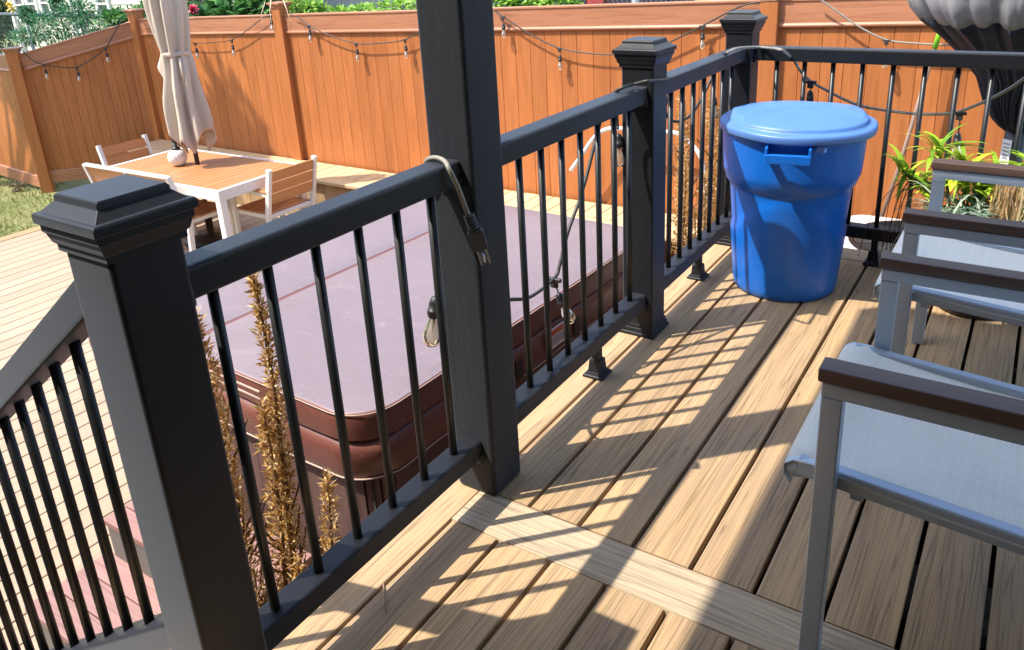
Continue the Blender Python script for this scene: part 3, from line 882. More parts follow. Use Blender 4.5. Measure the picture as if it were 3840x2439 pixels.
# white ribbed globe lantern on the table
t = thing('globe_lantern', 'small white ribbed globe with black stopper on the patio table', 'lantern', (-5.505, 3.665, ZD+.739))
b = MB()
b.lathe([(.035, 0), (.062, .018), (.079, .05), (.083, .08), (.078, .11), (.060, .138), (.034, .152), (.026, .154)], seg=64, fn=lambda th, i, r_, z: (r_*(1+.022*math.cos(16*th+z*22)), z)); b.build('globe', 'ceramic_white', t)
b = MB(); b.lathe([(.036, .150), (.040, .160), (.026, .172), (.016, .180), (.016, .21)], seg=16)
b.build('stopper', 'black_plastic', t)
b = MB(); b.box((-.006, 0, .222), (.03, .024, .04), M=Matrix.Rotation(R(-18), 3, 'Y')); b.build('knob', 'black_plastic', t, bevel=.003)

# ============================================================ BLUE TRASH CAN
t = thing('trash_can', 'large round blue plastic trash can with lid in the deck corner', 'trash can', (.328, 2.505, 0), R(0))
HAND = math.atan2(-3.0, .62)           # the handle faces the camera side
b = MB()
prof = [(.0, .012), (.165, .012), (.188, .0), (.197, .006), (.202, .03), (.236, .435), (.238, .445), (.243, .452), (.251, .476), (.254, .485), (.256, .497), (.264, .64), (.266, .668), (.262, .672)]
def binfn(th, i, r_, z):
    # moulded recess below the step, wider on the handle axis
    d = (th-HAND+PI) % (2*PI)-PI; d2 = (th-HAND) % (2*PI)-PI
    k = 0
    for q in (d, d2):
        lo = .30-.0*abs(q)
        if 0.20 < z < .405: k = max(k, min(1, max(0, (1.05-abs(q))/.25))*min(1, (z-.2)/.02)*min(1, (.405-z)/.02))
    return r_-.010*k*0, z
zz = []
pp = []
for (r0, z0), (r1, z1) in zip(prof, prof[1:]):
    n_ = max(1, int(abs(z1-z0)/.02))
    pp += [(r0+(r1-r0)*k/n_, z0+(z1-z0)*k/n_) for k in range(n_)]
pp.append(prof[-1])
def binfn2(th, i, r_, z):
    d = (th-HAND+PI) % (2*PI)-PI
    edge = .33+.075*math.cos(min(PI, abs(d)*2.4))       # scalloped lower line of the recess
    k = 0
    if z > .1 and z < .447:
        k = max(0, min(1, (z-edge)/.018))*max(0, min(1, (.444-z)/.01))
    return r_-.0075*k, z
b.lathe(pp, seg=96, fn=binfn2); b.build('body', 'blue_plastic', t)
# handle
hx, hy = math.cos(HAND), math.sin(HAND); tx, ty = -hy, hx
def hp(a, o_, z): return Vector((hx*o_+tx*a, hy*o_+ty*a, z))
M = Matrix((Vector((tx, ty, 0)), Vector((hx, hy, 0)), Vector((0, 0, 1)))).transposed()
b = MB(); b.box(hp(0, .305, .597), (.155, .020, .034), M=M)
for s_ in (-1, 1): b.box(hp(s_*.073, .283, .612), (.010, .055, .050), M=M)
b.build('handle', 'blue_plastic', t, bevel=.003)
b = MB(); b.box(hp(.098, .264, .630), (.014, .012, .022), M=M); b.lathe([(.012, 0), (.012, .008)], c=hp(.115, .260, .628), seg=12, M=M @ Matrix.Rotation(R(-90), 3, 'X')); b.build('lug', 'lid_plastic', t, bevel=.002)
# lid
lt = MB()
def lidz(x, y):
    r_ = math.hypot(x, y); z = .030*(1-(r_/.25)**2)
    u = x*math.cos(.5)+y*math.sin(.5); v = -x*math.sin(.5)+y*math.cos(.5)
    # two raised crescents either side of a central grip
    for s_ in (-1, 1):
        c = v-s_*(.045+.9*u*u); z += .013*(1/(1+math.exp(s_*c*260))-0.5)*(1 if r_ < .24 else 0)
    return z
NR, NT = 26, 96
rads_ = lin(.0005, .247, NR)
def lidp(i, j):
    th = 2*PI*i/NT
    if j < NR: r_ = rads_[j]; return (r_*math.cos(th), r_*math.sin(th), .697+lidz(r_*math.cos(th), r_*math.sin(th)))
    r_, z = [(.2505, .6955), (.253, .688), (.255, .684), (.268, .6815), (.279, .679), (.2832, .675), (.2845, .667), (.2845, .654), (.282, .649), (.278, .650)][j-NR]
    return (r_*math.cos(th), r_*math.sin(th), z+.0015*math.sin(th*5))
lt.grid(lidp, NT, NR+10, closed=True)
lo = lt.build('lid', 'lid_plastic', t); lo.rotation_euler = (R(.6), R(1.0), 0)

# ============================================================ ARMCHAIRS ON THE UPPER DECK (face -x)
def sling_chair(label, loc):
    t = thing('sling_armchair', label, 'armchair', loc, R(0), 'grey metal sling armchairs on the upper deck')
    W = .555     # between arm centres
    for sy in (-1, 1):
        y = sy*W/2
        b = MB(); b.beam((0, y, 0), (0, y, .5885), .036, .036, up=(1, 0, 0)); b.build('front_leg', 'chair_metal', t, bevel=.003)
        b = MB(); b.beam((.60, y, 0), (.56, y, .5885), .036, .036, up=(1, 0, 0)); b.build('rear_leg', 'chair_metal', t, bevel=.003)
        b = MB(); b.box((.28, y, .603), (.597, .036, .029)); b.build('arm_frame', 'chair_metal', t, bevel=.003)
        b = MB(); b.box((.285, y, .632), (.62, .050, .026)); b.build('armrest', 'arm_wood', t, bevel=.004)
        yy = sy*(W/2-.034)
        b = MB(); b.prism(rrect(.030, .038, .008), (-.055, yy, .405), (.53, yy, .365)); b.prism(rrect(.030, .036, .008), (.53, yy, .365), (.72, yy, .93), up=(1, 0, 0)); b.build('side_rail', 'chair_metal', t)
        b = MB(); b.beam((0, sy*(W/2-.02), .385), (0, sy*(W/2-.06), .385), .025, .025); b.build('joint', 'chair_metal', t)
    b = MB(); b.beam((.05, -W/2+.03, .375), (.05, W/2-.03, .375), .022, .022); b.beam((.50, -W/2+.03, .345), (.50, W/2-.03, .345), .022, .022); b.build('stretcher', 'chair_metal', t)
    b = MB(); b.tube([(-.058, -W/2+.02, .402), (-.058, 0, .402), (-.058, W/2-.02, .402)], .019, 10); b.build('front_bar', 'chair_metal', t)
    # sling: seat then back, a continuous sagging sheet rolled round the front bar
    path = [(-.066, .374), (-.080, .392), (-.079, .412), (-.064, .4235), (-.03, .4255)]+[(x, .4245-.04*((x+.055)/.585)-.014*math.sin(PI*(x+.03)/.56)) for x in lin(.0, .50, 12)]+[(.525, .39), (.545, .42), (.58, .52), (.63, .67), (.68, .82), (.715, .925)]
    ln = [0]
    for p, q in zip(path, path[1:]): ln.append(ln[-1]+math.dist(p, q))
    NY = 15
    def sp(i, j):
        v = j/(NY-1)*2-1; y = v*(W/2-.018); x, z = path[i]; sag = -.012*(1-v*v)*(4 < i < 17)
        edge = -.006*max(0, abs(v)-.9)*10
        return (x, y, z+sag+edge)
    b = MB(); b.grid(sp, len(path), NY, uvs=lambda i, j: (ln[i], j/(NY-1)*W)); b.build('sling', 'sling', t, solid=.002)
    for s_ in (-1, 1):
        b = MB(); b.grid(lambda i, j, s_=s_: (path[i][0], s_*(W/2-.018-(.0, .006, .016)[j]), path[i][1]-.006+(.0022, .0045, .0036)[j]), len(path), 3, uvs=lambda i, j: (ln[i], j*.01)); b.build('hem', 'sling_hem', t)
    return t
sling_chair('grey sling armchair nearest the camera at the right edge', (.872, 1.035, 0))
sling_chair('grey sling armchair further away, beside the potted plants', (.868, 1.935, 0))

# ============================================================ POTTED PLANTS by the right railing
def pot(label, x, y, r_, h):
    t = thing('plant_pot', label, 'plant pot', (x, y, 0))
    b = MB(); b.lathe([(r_*.62, .002), (r_*.72, .004), (r_*.80, .02), (r_*.98, h*.93), (r_*1.05, h*.94), (r_*1.05, h), (r_*.96, h), (r_*.93, h*.86)], seg=36, cap=False); b.build('pot', 'pot_black', t)
    b = MB(); b.lathe([(.001, h*.85), (r_*.93, h*.86)], seg=24, cap=False); b.build('soil', 'soil', t)
    return t
t1 = pot('round black bowl planter on the deck holding a silvery spiky plant', 1.0, 2.60, .17, .29)
t2 = pot('black pot with lime green strap leaves in front of the right railing', .90, 2.77, .09, .30)
t3 = pot('black pot with leafy green shoots at the right edge behind the armchairs', 1.22, 2.70, .13, .26)
rs = random.Random(3)
def strap(b, o, n, ln0, ln1, wd, droop, rs, rng=(0, 1), up=.6, spread=1.0):
    for k in range(n):
        a = rs.random()*2*PI; L0 = rs.uniform(ln0, ln1); e = rs.uniform(up, 1.35)
        d = Vector((math.cos(a)*spread, math.sin(a)*spread, 0)); p = Vector(o)+Vector((rs.uniform(-.02, .02), rs.uniform(-.02, .02), 0)); pts = [p.copy()]
        ang = e
        for s_ in range(6):
            p = p+(d*math.cos(ang)+Vector((0, 0, math.sin(ang))))*L0/6; ang -= droop*rs.uniform(.6, 1.3)/6; pts.append(p.copy())
        b.blade(pts, wd*rs.uniform(.7, 1.2), (-d.y, d.x, .15*rs.uniform(-1, 1)), rs.uniform(*rng))
# silver grass mound
b = MB()
for k in range(40):
    a = rs.random()*6.28; q = .17*math.sqrt(rs.random())
    strap(b, (q*math.cos(a), q*math.sin(a), .26+.06*rs.random()), 15, .11, .25, .010, 1.9, rs, up=.3)
b.build('silver_foliage', 'leaf_silver', t1)
b = MB()
for k in range(60):
    p = Vector((.07+rs.uniform(-.035, .035), -.03+rs.uniform(-.03, .03), .30)); pts = [p.copy()]
    for s_ in range(6): p = p+Vector((rs.uniform(-.012, .016), rs.uniform(-.012, .012), .036)); pts.append(p.copy())
    b.blade(pts, .008, (1, rs.uniform(-1, 1), 0), rs.random())
b.build('dead_fronds', 'leaf_straw', t1)
def lily(tt, stems, seed):
    rs = random.Random(seed); b = MB(); s2 = MB()
    for (x, y, z0, z1, dx, dy) in stems:
        pts = [Vector((x, y, z0)), Vector((x+dx*.4, y+dy*.4, (z0+z1)/2)), Vector((x+dx, y+dy, z1))]
        s2.tube(smoothpath(pts, 4), .006, 6)
        for k in range(9):
            f = .45+.55*k/8; p = pts[0].lerp(pts[2], f); strap(b, p, 4, .09, .19, .017, 1.5, rs, up=.15)
        strap(b, pts[2], 10, .08, .18, .019, 1.3, rs, up=.5)
    b.build('strap_leaves', 'leaf_lily', tt); s2.build('stem', 'stem_green', tt)
lily(t2, [(-.02, .0, .28, .54, -.07, -.02), (-.04, .02, .28, .44, -.16, -.03), (.02, -.02, .28, .50, -.01, -.05), (.03, .03, .28, .43, .06, -.04)], 5)
lily(t3, [(-.05, .0, .2, .52, -.06, -.02), (-.07, .02, .2, .45, -.12, .0), (.05, -.02, .2, .52, .03, -.05)], 8)
b = MB()
for k in range(9):       # bare hanging roots on the left of the pot
    p = Vector((-.10+rs.uniform(-.03, .03), -.03, .40)); pts = [p.copy()]; a = rs.uniform(2.4, 4.4)
    v = Vector((math.cos(a)*.03, math.sin(a)*.012, .02))
    for s_ in range(9): p = p+v; v = Vector((v.x*.85+rs.uniform(-.006, .006), v.y*.85, v.z-.014)); pts.append(p.copy())
    b.tube(pts, .0016, 4)
b.build('hanging_roots', 'leaf_root', t2)

# twig and bits lying on the deck
t = MB().tube([(.010, .470, .004), (.035, .445, .006), (.07, .412, .004)], .0016, 5).build('twig', 'stick_wood')
tag(t, 'thin pale twig lying on the sunlit deck boards near the foreground post', 'twig')

# ============================================================ AIR CONDITIONER beyond the deck
t = thing('air_conditioner', 'white air conditioner unit with round black fan grille beyond the deck end', 'air conditioner', (.62, 4.22, ZD))
b = MB(); b.prism(rr_ring(.44, .40, .12, 5), (0, 0, .05), (0, 0, .80), up=(0, 1, 0)); b.build('casing', 'ac_white', t, bevel=.01)
b = MB(); b.lathe([(.36, .800), (.36, .812), (.33, .812), (.33, .802)], seg=40, cap=False)
for k in range(16): rr = .04+.0185*k; b.lathe([(rr-.0028, .822-.010*(k/15)), (rr, .826-.010*(k/15)), (rr+.0028, .822-.010*(k/15))], seg=40, cap=False)
for k in range(6):
    a = k*PI/6; b.tube([(-.34*math.cos(a), -.34*math.sin(a), .812), (0, 0, .826), (.34*math.cos(a), .34*math.sin(a), .812)], .003, 5)
b.build('fan_grille', 'baluster_black', t)
b = MB(); b.lathe([(.001, .8035), (.335, .8035)], seg=40, cap=False); b.build('fan_well', 'skirt_dark', t)

# ============================================================ COVERED ROUND APPLIANCE on a pole
t = thing('covered_heater', 'round-topped appliance under a grey fabric cover with shade coloured into its underside, on a black pole behind the railing', 'covered heater', (1.035, 3.9, ZD))
HZ = -ZD
b = MB(); b.tube([(0, 0, .02), (0, 0, .8), (0, 0, 1.9)], .048, 16); b.build('pole', 'pot_black', t)
b = MB(); b.lathe([(.30, 0), (.30, .05), (.26, .10), (.05, .14)], seg=28); b.build('base', 'pot_black', t)
b = MB(); b.box((-.030, -.0425, HZ+.245), (.050, .004, .22), rz=R(-38)); lb = b.build('pole_label', 'label_white', t)
b = MB()
for k in range(11): b.box((-.0315, -.0452, HZ+.155+.018*k), (.036-.008*(k % 3 == 0), .002, .005), rz=R(-38))
b.build('text_lines', 'label_ink', lb)
NS = 240
def cov(i, j, lv):
    th = 2*PI*i/NS; r_, z, amp, ph = lv[j]
    g = 1.1*noise.noise(Vector((math.cos(th)*8, math.sin(th)*8, z*2)))+1.2*noise.noise(Vector((math.cos(th)*24+5, math.sin(th)*24, z*2)))
    return ((r_+amp*g)*math.cos(th)+ (.02 if r_ > .2 else 0), (r_+amp*g)*math.sin(th), HZ+z+amp*1.1*noise.noise(Vector((math.cos(th)*9+3, math.sin(th)*9, 2))))
skirt = [(.075, .41, .010, 0), (.11, .45, .014, .3), (.16, .54, .016, .6), (.22, .65, .018, .8), (.30, .75, .018, 1), (.38, .83, .018, 1.2), (.445, .89, .024, 1.3), (.49, .93, .030, 1.5)]
b = MB(); b.grid(lambda i, j: cov(i, j, skirt), NS, len(skirt), closed=True); b.build('cover_underside', 'cover_shaded', t, solid=.004)
top = [(.49, .93, .030, 1.5), (.515, .955, .024, 1.6), (.54, .985, .024, 1.75), (.56, 1.02, .016, 1.9), (.572, 1.05, .012, 2.0), (.578, 1.07, .004, 2), (.577, 1.09, .004, 2.2), (.565, 1.16, .008, 2.4), (.51, 1.26, .010, 2.5), (.37, 1.35, .008, 2.5), (.2, 1.40, .006, 2.5), (.001, 1.41, 0, 0)]
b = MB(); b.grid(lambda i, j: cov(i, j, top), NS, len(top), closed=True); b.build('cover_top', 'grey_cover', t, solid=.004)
b = MB(); b.tube([cov(i, 0, [(.583, 1.07, .004, 2)]) for i in range(NS)]+[cov(0, 0, [(.583, 1.07, .004, 2)])], .0022, 4); b.build('seam', 'thread', t)

# broom leaning on the fence
t = thing('broom_handle', 'brown broom stick with lime green tip leaning on the fence', 'broom', (.545, 4.97, .80))
b = MB(); b.tube([(-.025, 0, -.16), (-.14, -.05, -.9), (-.30, -.12, ZD-.80+.25)], .0125, 10); b.build('stick', 'stick_wood', t)
b = MB(); b.tube([(0, .008, 0), (-.025, 0, -.165)], .0155, 10); b.build('grip', 'green_plastic', t)
b = MB(); b.box((-.31, -.12, ZD-.80+.13), (.30, .05, .24)); b.build('bristles', 'leaf_straw', t)

# white hose arching along the fence behind the middle post
pts = [(-2.0761, 4.9300, -0.4233), (-1.9589, 4.9300, -0.2711), (-1.8579, 4.9300, -0.1339), (-1.7490, 4.9300, -0.0533), (-1.6088, 4.9300, -0.0331), (-1.3606, 4.9300, -0.0313), (-1.1543, 4.9300, -0.0302), (-1.0687, 4.9300, -0.0735), (-0.9721, 4.9300, -0.1661), (-0.9268, 4.9300, -0.2944), (-0.8984, 4.9300, -0.5413)]
tag(MB().tube(smoothpath(pts, 6), .017, 8).build('white_hose', 'white_plastic'), 'white flexible hose arching in front of the fence behind the dried shrubs', 'hose')

# ============================================================ STRING LIGHTS
def bulb(root, top, ang=0, size=1.0, drop=.05, dirv=None):
    """socket and clear bulb hanging from point top (local to root)"""
    size *= .80; drop *= .9; top = Vector(top); d = Vector(dirv).normalized() if dirv is not None else Vector((math.sin(ang)*.3, 0, -1)).normalized()
    M = (-d).to_track_quat('Z', 'Y').to_matrix(); s_ = size
    e = top+d*drop
    if drop > .01: MB().tube([top, top.lerp(e, .5)+Vector((.003, 0, 0)), e], .0028*s_**.5, 5).build('lead', 'dark_cord', root)
    b = MB(); b.lathe([(.004*s_, .010*s_), (.012*s_, .004*s_), (.0175*s_, -.010*s_), (.0185*s_, -.030*s_), (.0205*s_, -.031*s_), (.0205*s_, -.044*s_), (.018*s_, -.046*s_), (.018*s_, -.052*s_)], c=e, M=M, seg=16); so_ = b.build('socket', 'black_plastic', root)
    b = MB(); b.lathe([(.0135*s_, -.050*s_), (.0145*s_, -.062*s_), (.022*s_, -.085*s_), (.0275*s_, -.105*s_), (.0255*s_, -.124*s_), (.016*s_, -.137*s_), (.001, -.1405*s_)], c=e, M=M, seg=18, cap=False); b.build('bulb', 'bulb_glass', so_)
    b = MB(); b.lathe([(.003*s_, -.052*s_), (.004*s_, -.075*s_), (.002*s_, -.10*s_)], c=e, M=M, seg=6); b.build('filament', 'brass', so_)
    return so_
def tee(root, p, s_=1.0, rz=0):
    b = MB(); M = Matrix.Rotation(rz, 3, 'Y'); p = Vector(p)
    b.box(p, (.052*s_, .013*s_, .013*s_), M=M); b.box(p+Vector((0, 0, -.016*s_)), (.026*s_, .012*s_, .024*s_), M=M); b.build('connector', 'dark_cord', root, bevel=.003*s_)
def lights(name, label, pts, bulbs, rad, mat='dark_cord', size=1.0, tees=True, drop=.05, group=None):
    o = Vector(pts[0]); t = thing(name, label, 'string lights', o[:], 0, group)
    MB().tube([Vector(p)-o for p in smoothpath(pts, 6)], rad, 6).build('cable', mat, t)
    for bb in bulbs:
        p = Vector(bb[0])-o; dr = bb[1] if len(bb) > 1 else drop
        if tees: tee(t, p-Vector((0, 0, .004)), size)
        bulb(t, p-Vector((0, 0, .02*size)), 0, size, dr, bb[2] if len(bb) > 2 else (.04, 0, -1))
    return t
F = 5.04
lights('string_lights', 'string of bulbs sagging across the sloping left fence panel', [(-8.9052, 4.1026, 0.4522), (-8.8673, 4.1429, 0.4542), (-8.8106, 4.2032, 0.3360), (-8.7348, 4.2839, 0.2726), (-8.6256, 4.4001, 0.2325), (-8.5072, 4.5260, 0.2191), (-8.3820, 4.6592, 0.2982), (-8.2677, 4.7808, 0.4095), (-8.2011, 4.8517, 0.5318), (-8.1145, 4.9438, 0.7002)],
       [((-8.7348, 4.2839, 0.2726), .045), ((-8.5072, 4.5260, 0.2191), .045), ((-8.2677, 4.7808, 0.4095), .04)], .006, group='string lights hung on the fence')
t = lights('string_lights', 'string of bulbs sagging on the fence behind the closed umbrella', [(-7.7661, 5.0400, 0.7248), (-7.6346, 5.0400, 0.6576), (-7.5678, 5.0400, 0.5239), (-7.3139, 5.0400, 0.4848), (-6.9192, 5.0400, 0.4739), (-6.5985, 5.0400, 0.4877), (-6.2839, 5.0400, 0.5234), (-5.9879, 5.0400, 0.6340), (-5.7296, 5.0400, 0.7553), (-5.6018, 5.0400, 0.7827)],
       [((-7.5678, 5.0400, 0.5239), .01), ((-6.9192, 5.0400, 0.4739), .045), ((-6.2839, 5.0400, 0.5234), .045), ((-5.6058, 5.0400, 0.7827), .03)], .0045, group='string lights hung on the fence')
lights('string_lights', 'string of bulbs sagging on the fence panel left of the square column', [(-5.3044, 5.0400, 0.7926), (-5.2029, 5.0400, 0.7652), (-5.0600, 5.0400, 0.6877), (-4.7828, 5.0400, 0.5960), (-4.4566, 5.0400, 0.5333), (-4.1660, 5.0400, 0.5407), (-3.8507, 5.0400, 0.5796), (-3.5720, 5.0400, 0.6901), (-3.2633, 5.0400, 0.7956)],
       [((-5.0676, 5.0400, 0.6876), .03), ((-4.4566, 5.0400, 0.5333), .045), ((-3.8405, 5.0400, 0.5845), .045)], .0055, group='string lights hung on the fence')
lights('string_lights', 'string of bulbs sagging on the fence panel right of the square column', [(-2.8382, 5.0400, 0.8462), (-2.7476, 5.0400, 0.7953), (-2.4800, 5.0400, 0.6538), (-2.2107, 5.0400, 0.5523), (-1.9388, 5.0400, 0.5188), (-1.6591, 5.0400, 0.5196), (-1.4141, 5.0400, 0.5572), (-1.2019, 5.0400, 0.6503), (-1.0096, 5.0400, 0.7444), (-0.8449, 5.0400, 0.8289), (-0.7137, 5.0400, 0.8870), (-0.6031, 5.0400, 0.9083), (-0.4761, 5.0400, 0.9151)],
       [((-2.7476, 5.0400, 0.7953), .05), ((-2.2107, 5.0400, 0.5523), .05), ((-1.0096, 5.0400, 0.7444), .04)], .006, group='string lights hung on the fence')
lights('string_lights', 'string of bulbs on the rightmost fence panel above the railing', [(-0.2277, 5.0200, 0.9432), (-0.1208, 5.0200, 0.8725), (0.0546, 5.0200, 0.7564), (0.2312, 5.0200, 0.6761), (0.3968, 5.0200, 0.6585), (0.5929, 5.0200, 0.6539), (0.7652, 5.0200, 0.6647), (0.9764, 5.0200, 0.7393)],
       [((0.2312, 5.0200, 0.6761), .06)], .0065, mat='grey_cord', group='string lights hung on the fence')
# lights looped over the deck railing
X = -.075
t = lights('string_lights', 'string of large bulbs looped over the deck railing either side of the middle post',
       [(-0.0500, 0.8184, 0.8941), (-0.0850, 0.8635, 0.7882), (-0.0900, 0.9245, 0.5576), (-0.1000, 1.0395, 0.4405), (-0.1000, 1.1787, 0.3872), (-0.0900, 1.2715, 0.3601), (-0.0800, 1.3910, 0.3739), (-0.0800, 1.4287, 0.4086), (-0.0800, 1.4833, 0.4959), (-0.0800, 1.5641, 0.5811), (-0.0800, 1.6200, 0.6581), (-0.0800, 1.6677, 0.7340), (-0.0750, 1.7197, 0.8275), (-0.0450, 1.7258, 0.8822), (0.0099, 1.6799, 0.9140), (0.0120, 1.7505, 0.9140)],
       [((-0.0800, 1.3910, 0.3739), .045, (.25, .25, -1))], .0058, size=.95)
t['label'] = 'black string lights looping behind the railing balusters between square column and middle post'
lights('string_lights', 'string lights crossing the middle capped post and drooping behind the shrub-side balusters',
       [(0.0158, 1.7620, 0.9140), (0.0620, 1.7411, 0.9280), (0.0700, 1.7630, 0.9266), (0.0660, 1.8753, 0.9119), (-0.0200, 2.1116, 0.8683), (-0.0550, 2.2169, 0.8224), (-0.0800, 2.2280, 0.7442), (-0.0850, 2.2740, 0.6941), (-0.0850, 2.3723, 0.6627), (-0.0800, 2.4847, 0.6664), (-0.0800, 2.5845, 0.7047), (-0.0600, 2.6472, 0.7834), (-0.0400, 2.6940, 0.8704), (0.0450, 2.5287, 0.9120)],
       [((-0.0700, 2.7192, 0.7377), .03)], .0058, size=.8, tees=False)
lights('string_lights', 'striped-looking string lights drooping behind the right railing above the trash can',
       [(0.0450, 2.5287, 0.9120), (0.0620, 2.6035, 0.9195), (0.0702, 2.8000, 0.9005), (0.1230, 2.8100, 0.8985), (0.2295, 2.6443, 0.9120), (0.1982, 2.9300, 0.8357), (0.2265, 2.9400, 0.7906), (0.2738, 2.9400, 0.7478), (0.3534, 2.9400, 0.7072), (0.4529, 2.9400, 0.6652), (0.5481, 2.9400, 0.6471), (0.6992, 2.9400, 0.6382), (0.8132, 2.9400, 0.6475), (0.8579, 2.9400, 0.6633), (0.9344, 2.9400, 0.7068), (1.0066, 2.9400, 0.7596), (1.0593, 2.9400, 0.8118)],
       [((0.2738, 2.9400, 0.7478), .03), ((0.8496, 2.9400, 0.6554), .075)], .0062, size=.95, mat='grey_cord')
lights('string_lights', 'single large amber-tinted bulb and grey socket hanging left of the square column',
       [(-0.0700, 0.8349, 0.7984), (-0.0850, 0.8567, 0.7099), (-0.0900, 0.8613, 0.6246), (-0.0850, 0.8459, 0.5572)],
       [((-0.0850, 0.8478, 0.5635), .012, (-.10, -.16, -1))], .0035, size=1.12, tees=False, mat='grey_cord')
# hanging socket at the middle post
lights('string_lights', 'clear bulb in black socket hanging just left of the middle post under the top rail',
       [(-0.0600, 1.7846, 0.8336), (-0.0700, 1.8095, 0.7927), (-0.0700, 1.8146, 0.7513)],
       [((-0.0700, 1.8147, 0.7576), .01, (.05, .0, -1))], .004, size=.95, tees=False)
# extension cord plug over the railing
t = thing('power_cord', 'grey power cord with black three-prong plug hooked over the railing at the square column', 'power cord', (0, .76, .9))
o = Vector((0, .76, .9))
pc = [(-0.0600, 0.8241, 0.8285), (-0.0500, 0.8136, 0.8798), (-0.0360, 0.8059, 0.8986), (-0.0060, 0.7993, 0.9082), (0.0220, 0.7944, 0.9039), (0.0440, 0.7808, 0.8918), (0.0520, 0.7958, 0.8472), (0.0600, 0.8064, 0.7991), (0.0660, 0.8078, 0.7796)]
MB().tube([Vector(p)-o for p in smoothpath(pc, 8)], .0056, 10).build('cord', 'grey_cord', t)
PSC = 1.35
pa, pb = Vector((0.0660, 0.8083, 0.7838))-o, Vector((0.0760, 0.8166, 0.7322))-o
d = (pb-pa).normalized(); Mx = d.to_track_quat('Z', 'X').to_matrix()*PSC; LL = (pb-pa).length
b = MB()
for k in range(5): b.lathe([(.0085, .0036*k*1.5), (.0098, .0036*k*1.5+.001), (.0098, .0036*k*1.5+.0028), (.0082, .0036*k*1.5+.0036)], c=pa, M=Mx, seg=12)
b.build('strain_relief', 'plug_grey', t)
ps = pa+d*.028*PSC
b = MB(); q = Mx
b.add([ps+q @ Vector(v) for v in [(-.011, -.009, 0), (.011, -.009, 0), (.011, .009, 0), (-.011, .009, 0), (-.0135, -.010, .006), (.0135, -.010, .006), (.0135, .010, .006), (-.0135, .010, .006), (-.0125, -.010, .036), (.0125, -.010, .036), (.0125, .010, .036), (-.0125, .010, .036)]],
      [(3, 2, 1, 0), (0, 1, 5, 4), (1, 2, 6, 5), (2, 3, 7, 6), (3, 0, 4, 7), (4, 5, 9, 8), (5, 6, 10, 9), (6, 7, 11, 10), (7, 4, 8, 11), (8, 9, 10, 11)], lambda i, f: [(0, 0)]*len(f), .5)
b.build('plug', 'plug_grey', t, bevel=.0015)
for xx in (-.007, .007):
    b = MB(); b.box(ps+q @ Vector((xx, -.003, .050)), (.0034, .0090, .030), M=q); b.build('blade', 'steel', t)
b = MB(); b.lathe([(.0024, .04), (.0024, .056), (.001, .060)], c=ps+q @ Vector((0, .006, 0)), M=q, seg=8); b.build('ground_pin', 'steel', t)
# ============================================================ DRIED SHRUBS
def dry_column(b, st, base, top, r0, r1, n, rs, wob=.05):
    """one upright dead conifer stem: side twigs packed with small dry leaves"""
    base, top = Vector(base), Vector(top); pts = []; n_ = 14
    for i in range(n_+1):
        f = i/n_; p = base.lerp(top, f)+Vector((math.sin(f*7+base.x*9), math.cos(f*6+base.y*7), 0))*wob*1.1*f*(1-f); pts.append(p)
    st.tube(pts, [.011*(1-.8*i/n_)+.001 for i in range(n_+1)], 5)
    H = (top-base).length
    for k in range(int(n*1.9)):
        f = rs.random()**.85; i = min(n_-1, int(f*n_)); p = pts[i].lerp(pts[i+1], f*n_-i)
        rad = (r0*(1-f)+r1*f)*(.55+.6*rs.random()**2)*(1 if f < .95 else .4); a = rs.random()*2*PI
        o_ = Vector((math.cos(a), math.sin(a), 0)); q = p+o_*rad*rs.random()**.4+Vector((0, 0, rs.uniform(-.02, .03)))
        d = (o_*rs.uniform(.1, 1.0)+Vector((0, 0, rs.uniform(-.1, 1.3)))+Vector((rs.uniform(-.4, .4), rs.uniform(-.4, .4), 0))).normalized()
        b.leaf(q, d, (rs.uniform(-1, 1), rs.uniform(-1, 1), rs.uniform(-.3, 1)), rs.uniform(.012, .030), rs.uniform(.0035, .0075), rs.random())
def shrub(label, stems, seed, dens=900):
    rs = random.Random(seed); t = thing('dried_shrub', label, 'shrub', stems[0][0])
    o = Vector(stems[0][0]); b = MB(); st = MB()
    for (ba, to, r0, r1, n) in stems:
        dry_column(b, st, Vector(ba)-o, Vector(to)-o, r0, r1, n, rs)
        for k in range(int(n/70)):
            f = rs.uniform(.1, .8); p = (Vector(ba)-o).lerp(Vector(to)-o, f); a = rs.random()*6.28; e = p+Vector((math.cos(a)*r0*.9, math.sin(a)*r0*.9, .12))
            st.tube([p, p.lerp(e, .5)+Vector((0, 0, -.01)), e], .0028, 4)
            for q in range(12): g = p.lerp(e, rs.random()); b.leaf(g, (math.cos(a), math.sin(a), rs.uniform(0, 1.5)), (rs.uniform(-1, 1), rs.uniform(-1, 1), .3), rs.uniform(.012, .028), .006, rs.random())
    b.build('dry_leaves', 'leaf_dry', t); st.build('stem', 'stem_brown', t)
    return t
zb = ZD
shrub('golden dried shrub standing between the foreground railing and the hot tub', [((-.50, .50, zb), (-.555, .50, .52), .075, .018, 2000), ((-.47, .47, zb), (-.60, .46, .20), .085, .03, 1200), ((-.40, .55, zb), (-.385, .56, .645), .05, .010, 1500), ((-.42, .52, zb), (-.40, .53, .30), .08, .02, 1200), ((-.36, .50, zb), (-.265, .58, .10), .06, .018, 800), ((-.34, .46, zb), (-.33, .50, -.12), .07, .02, 800), ((-.44, .42, zb), (-.49, .42, .02), .09, .03, 1300)], 11)
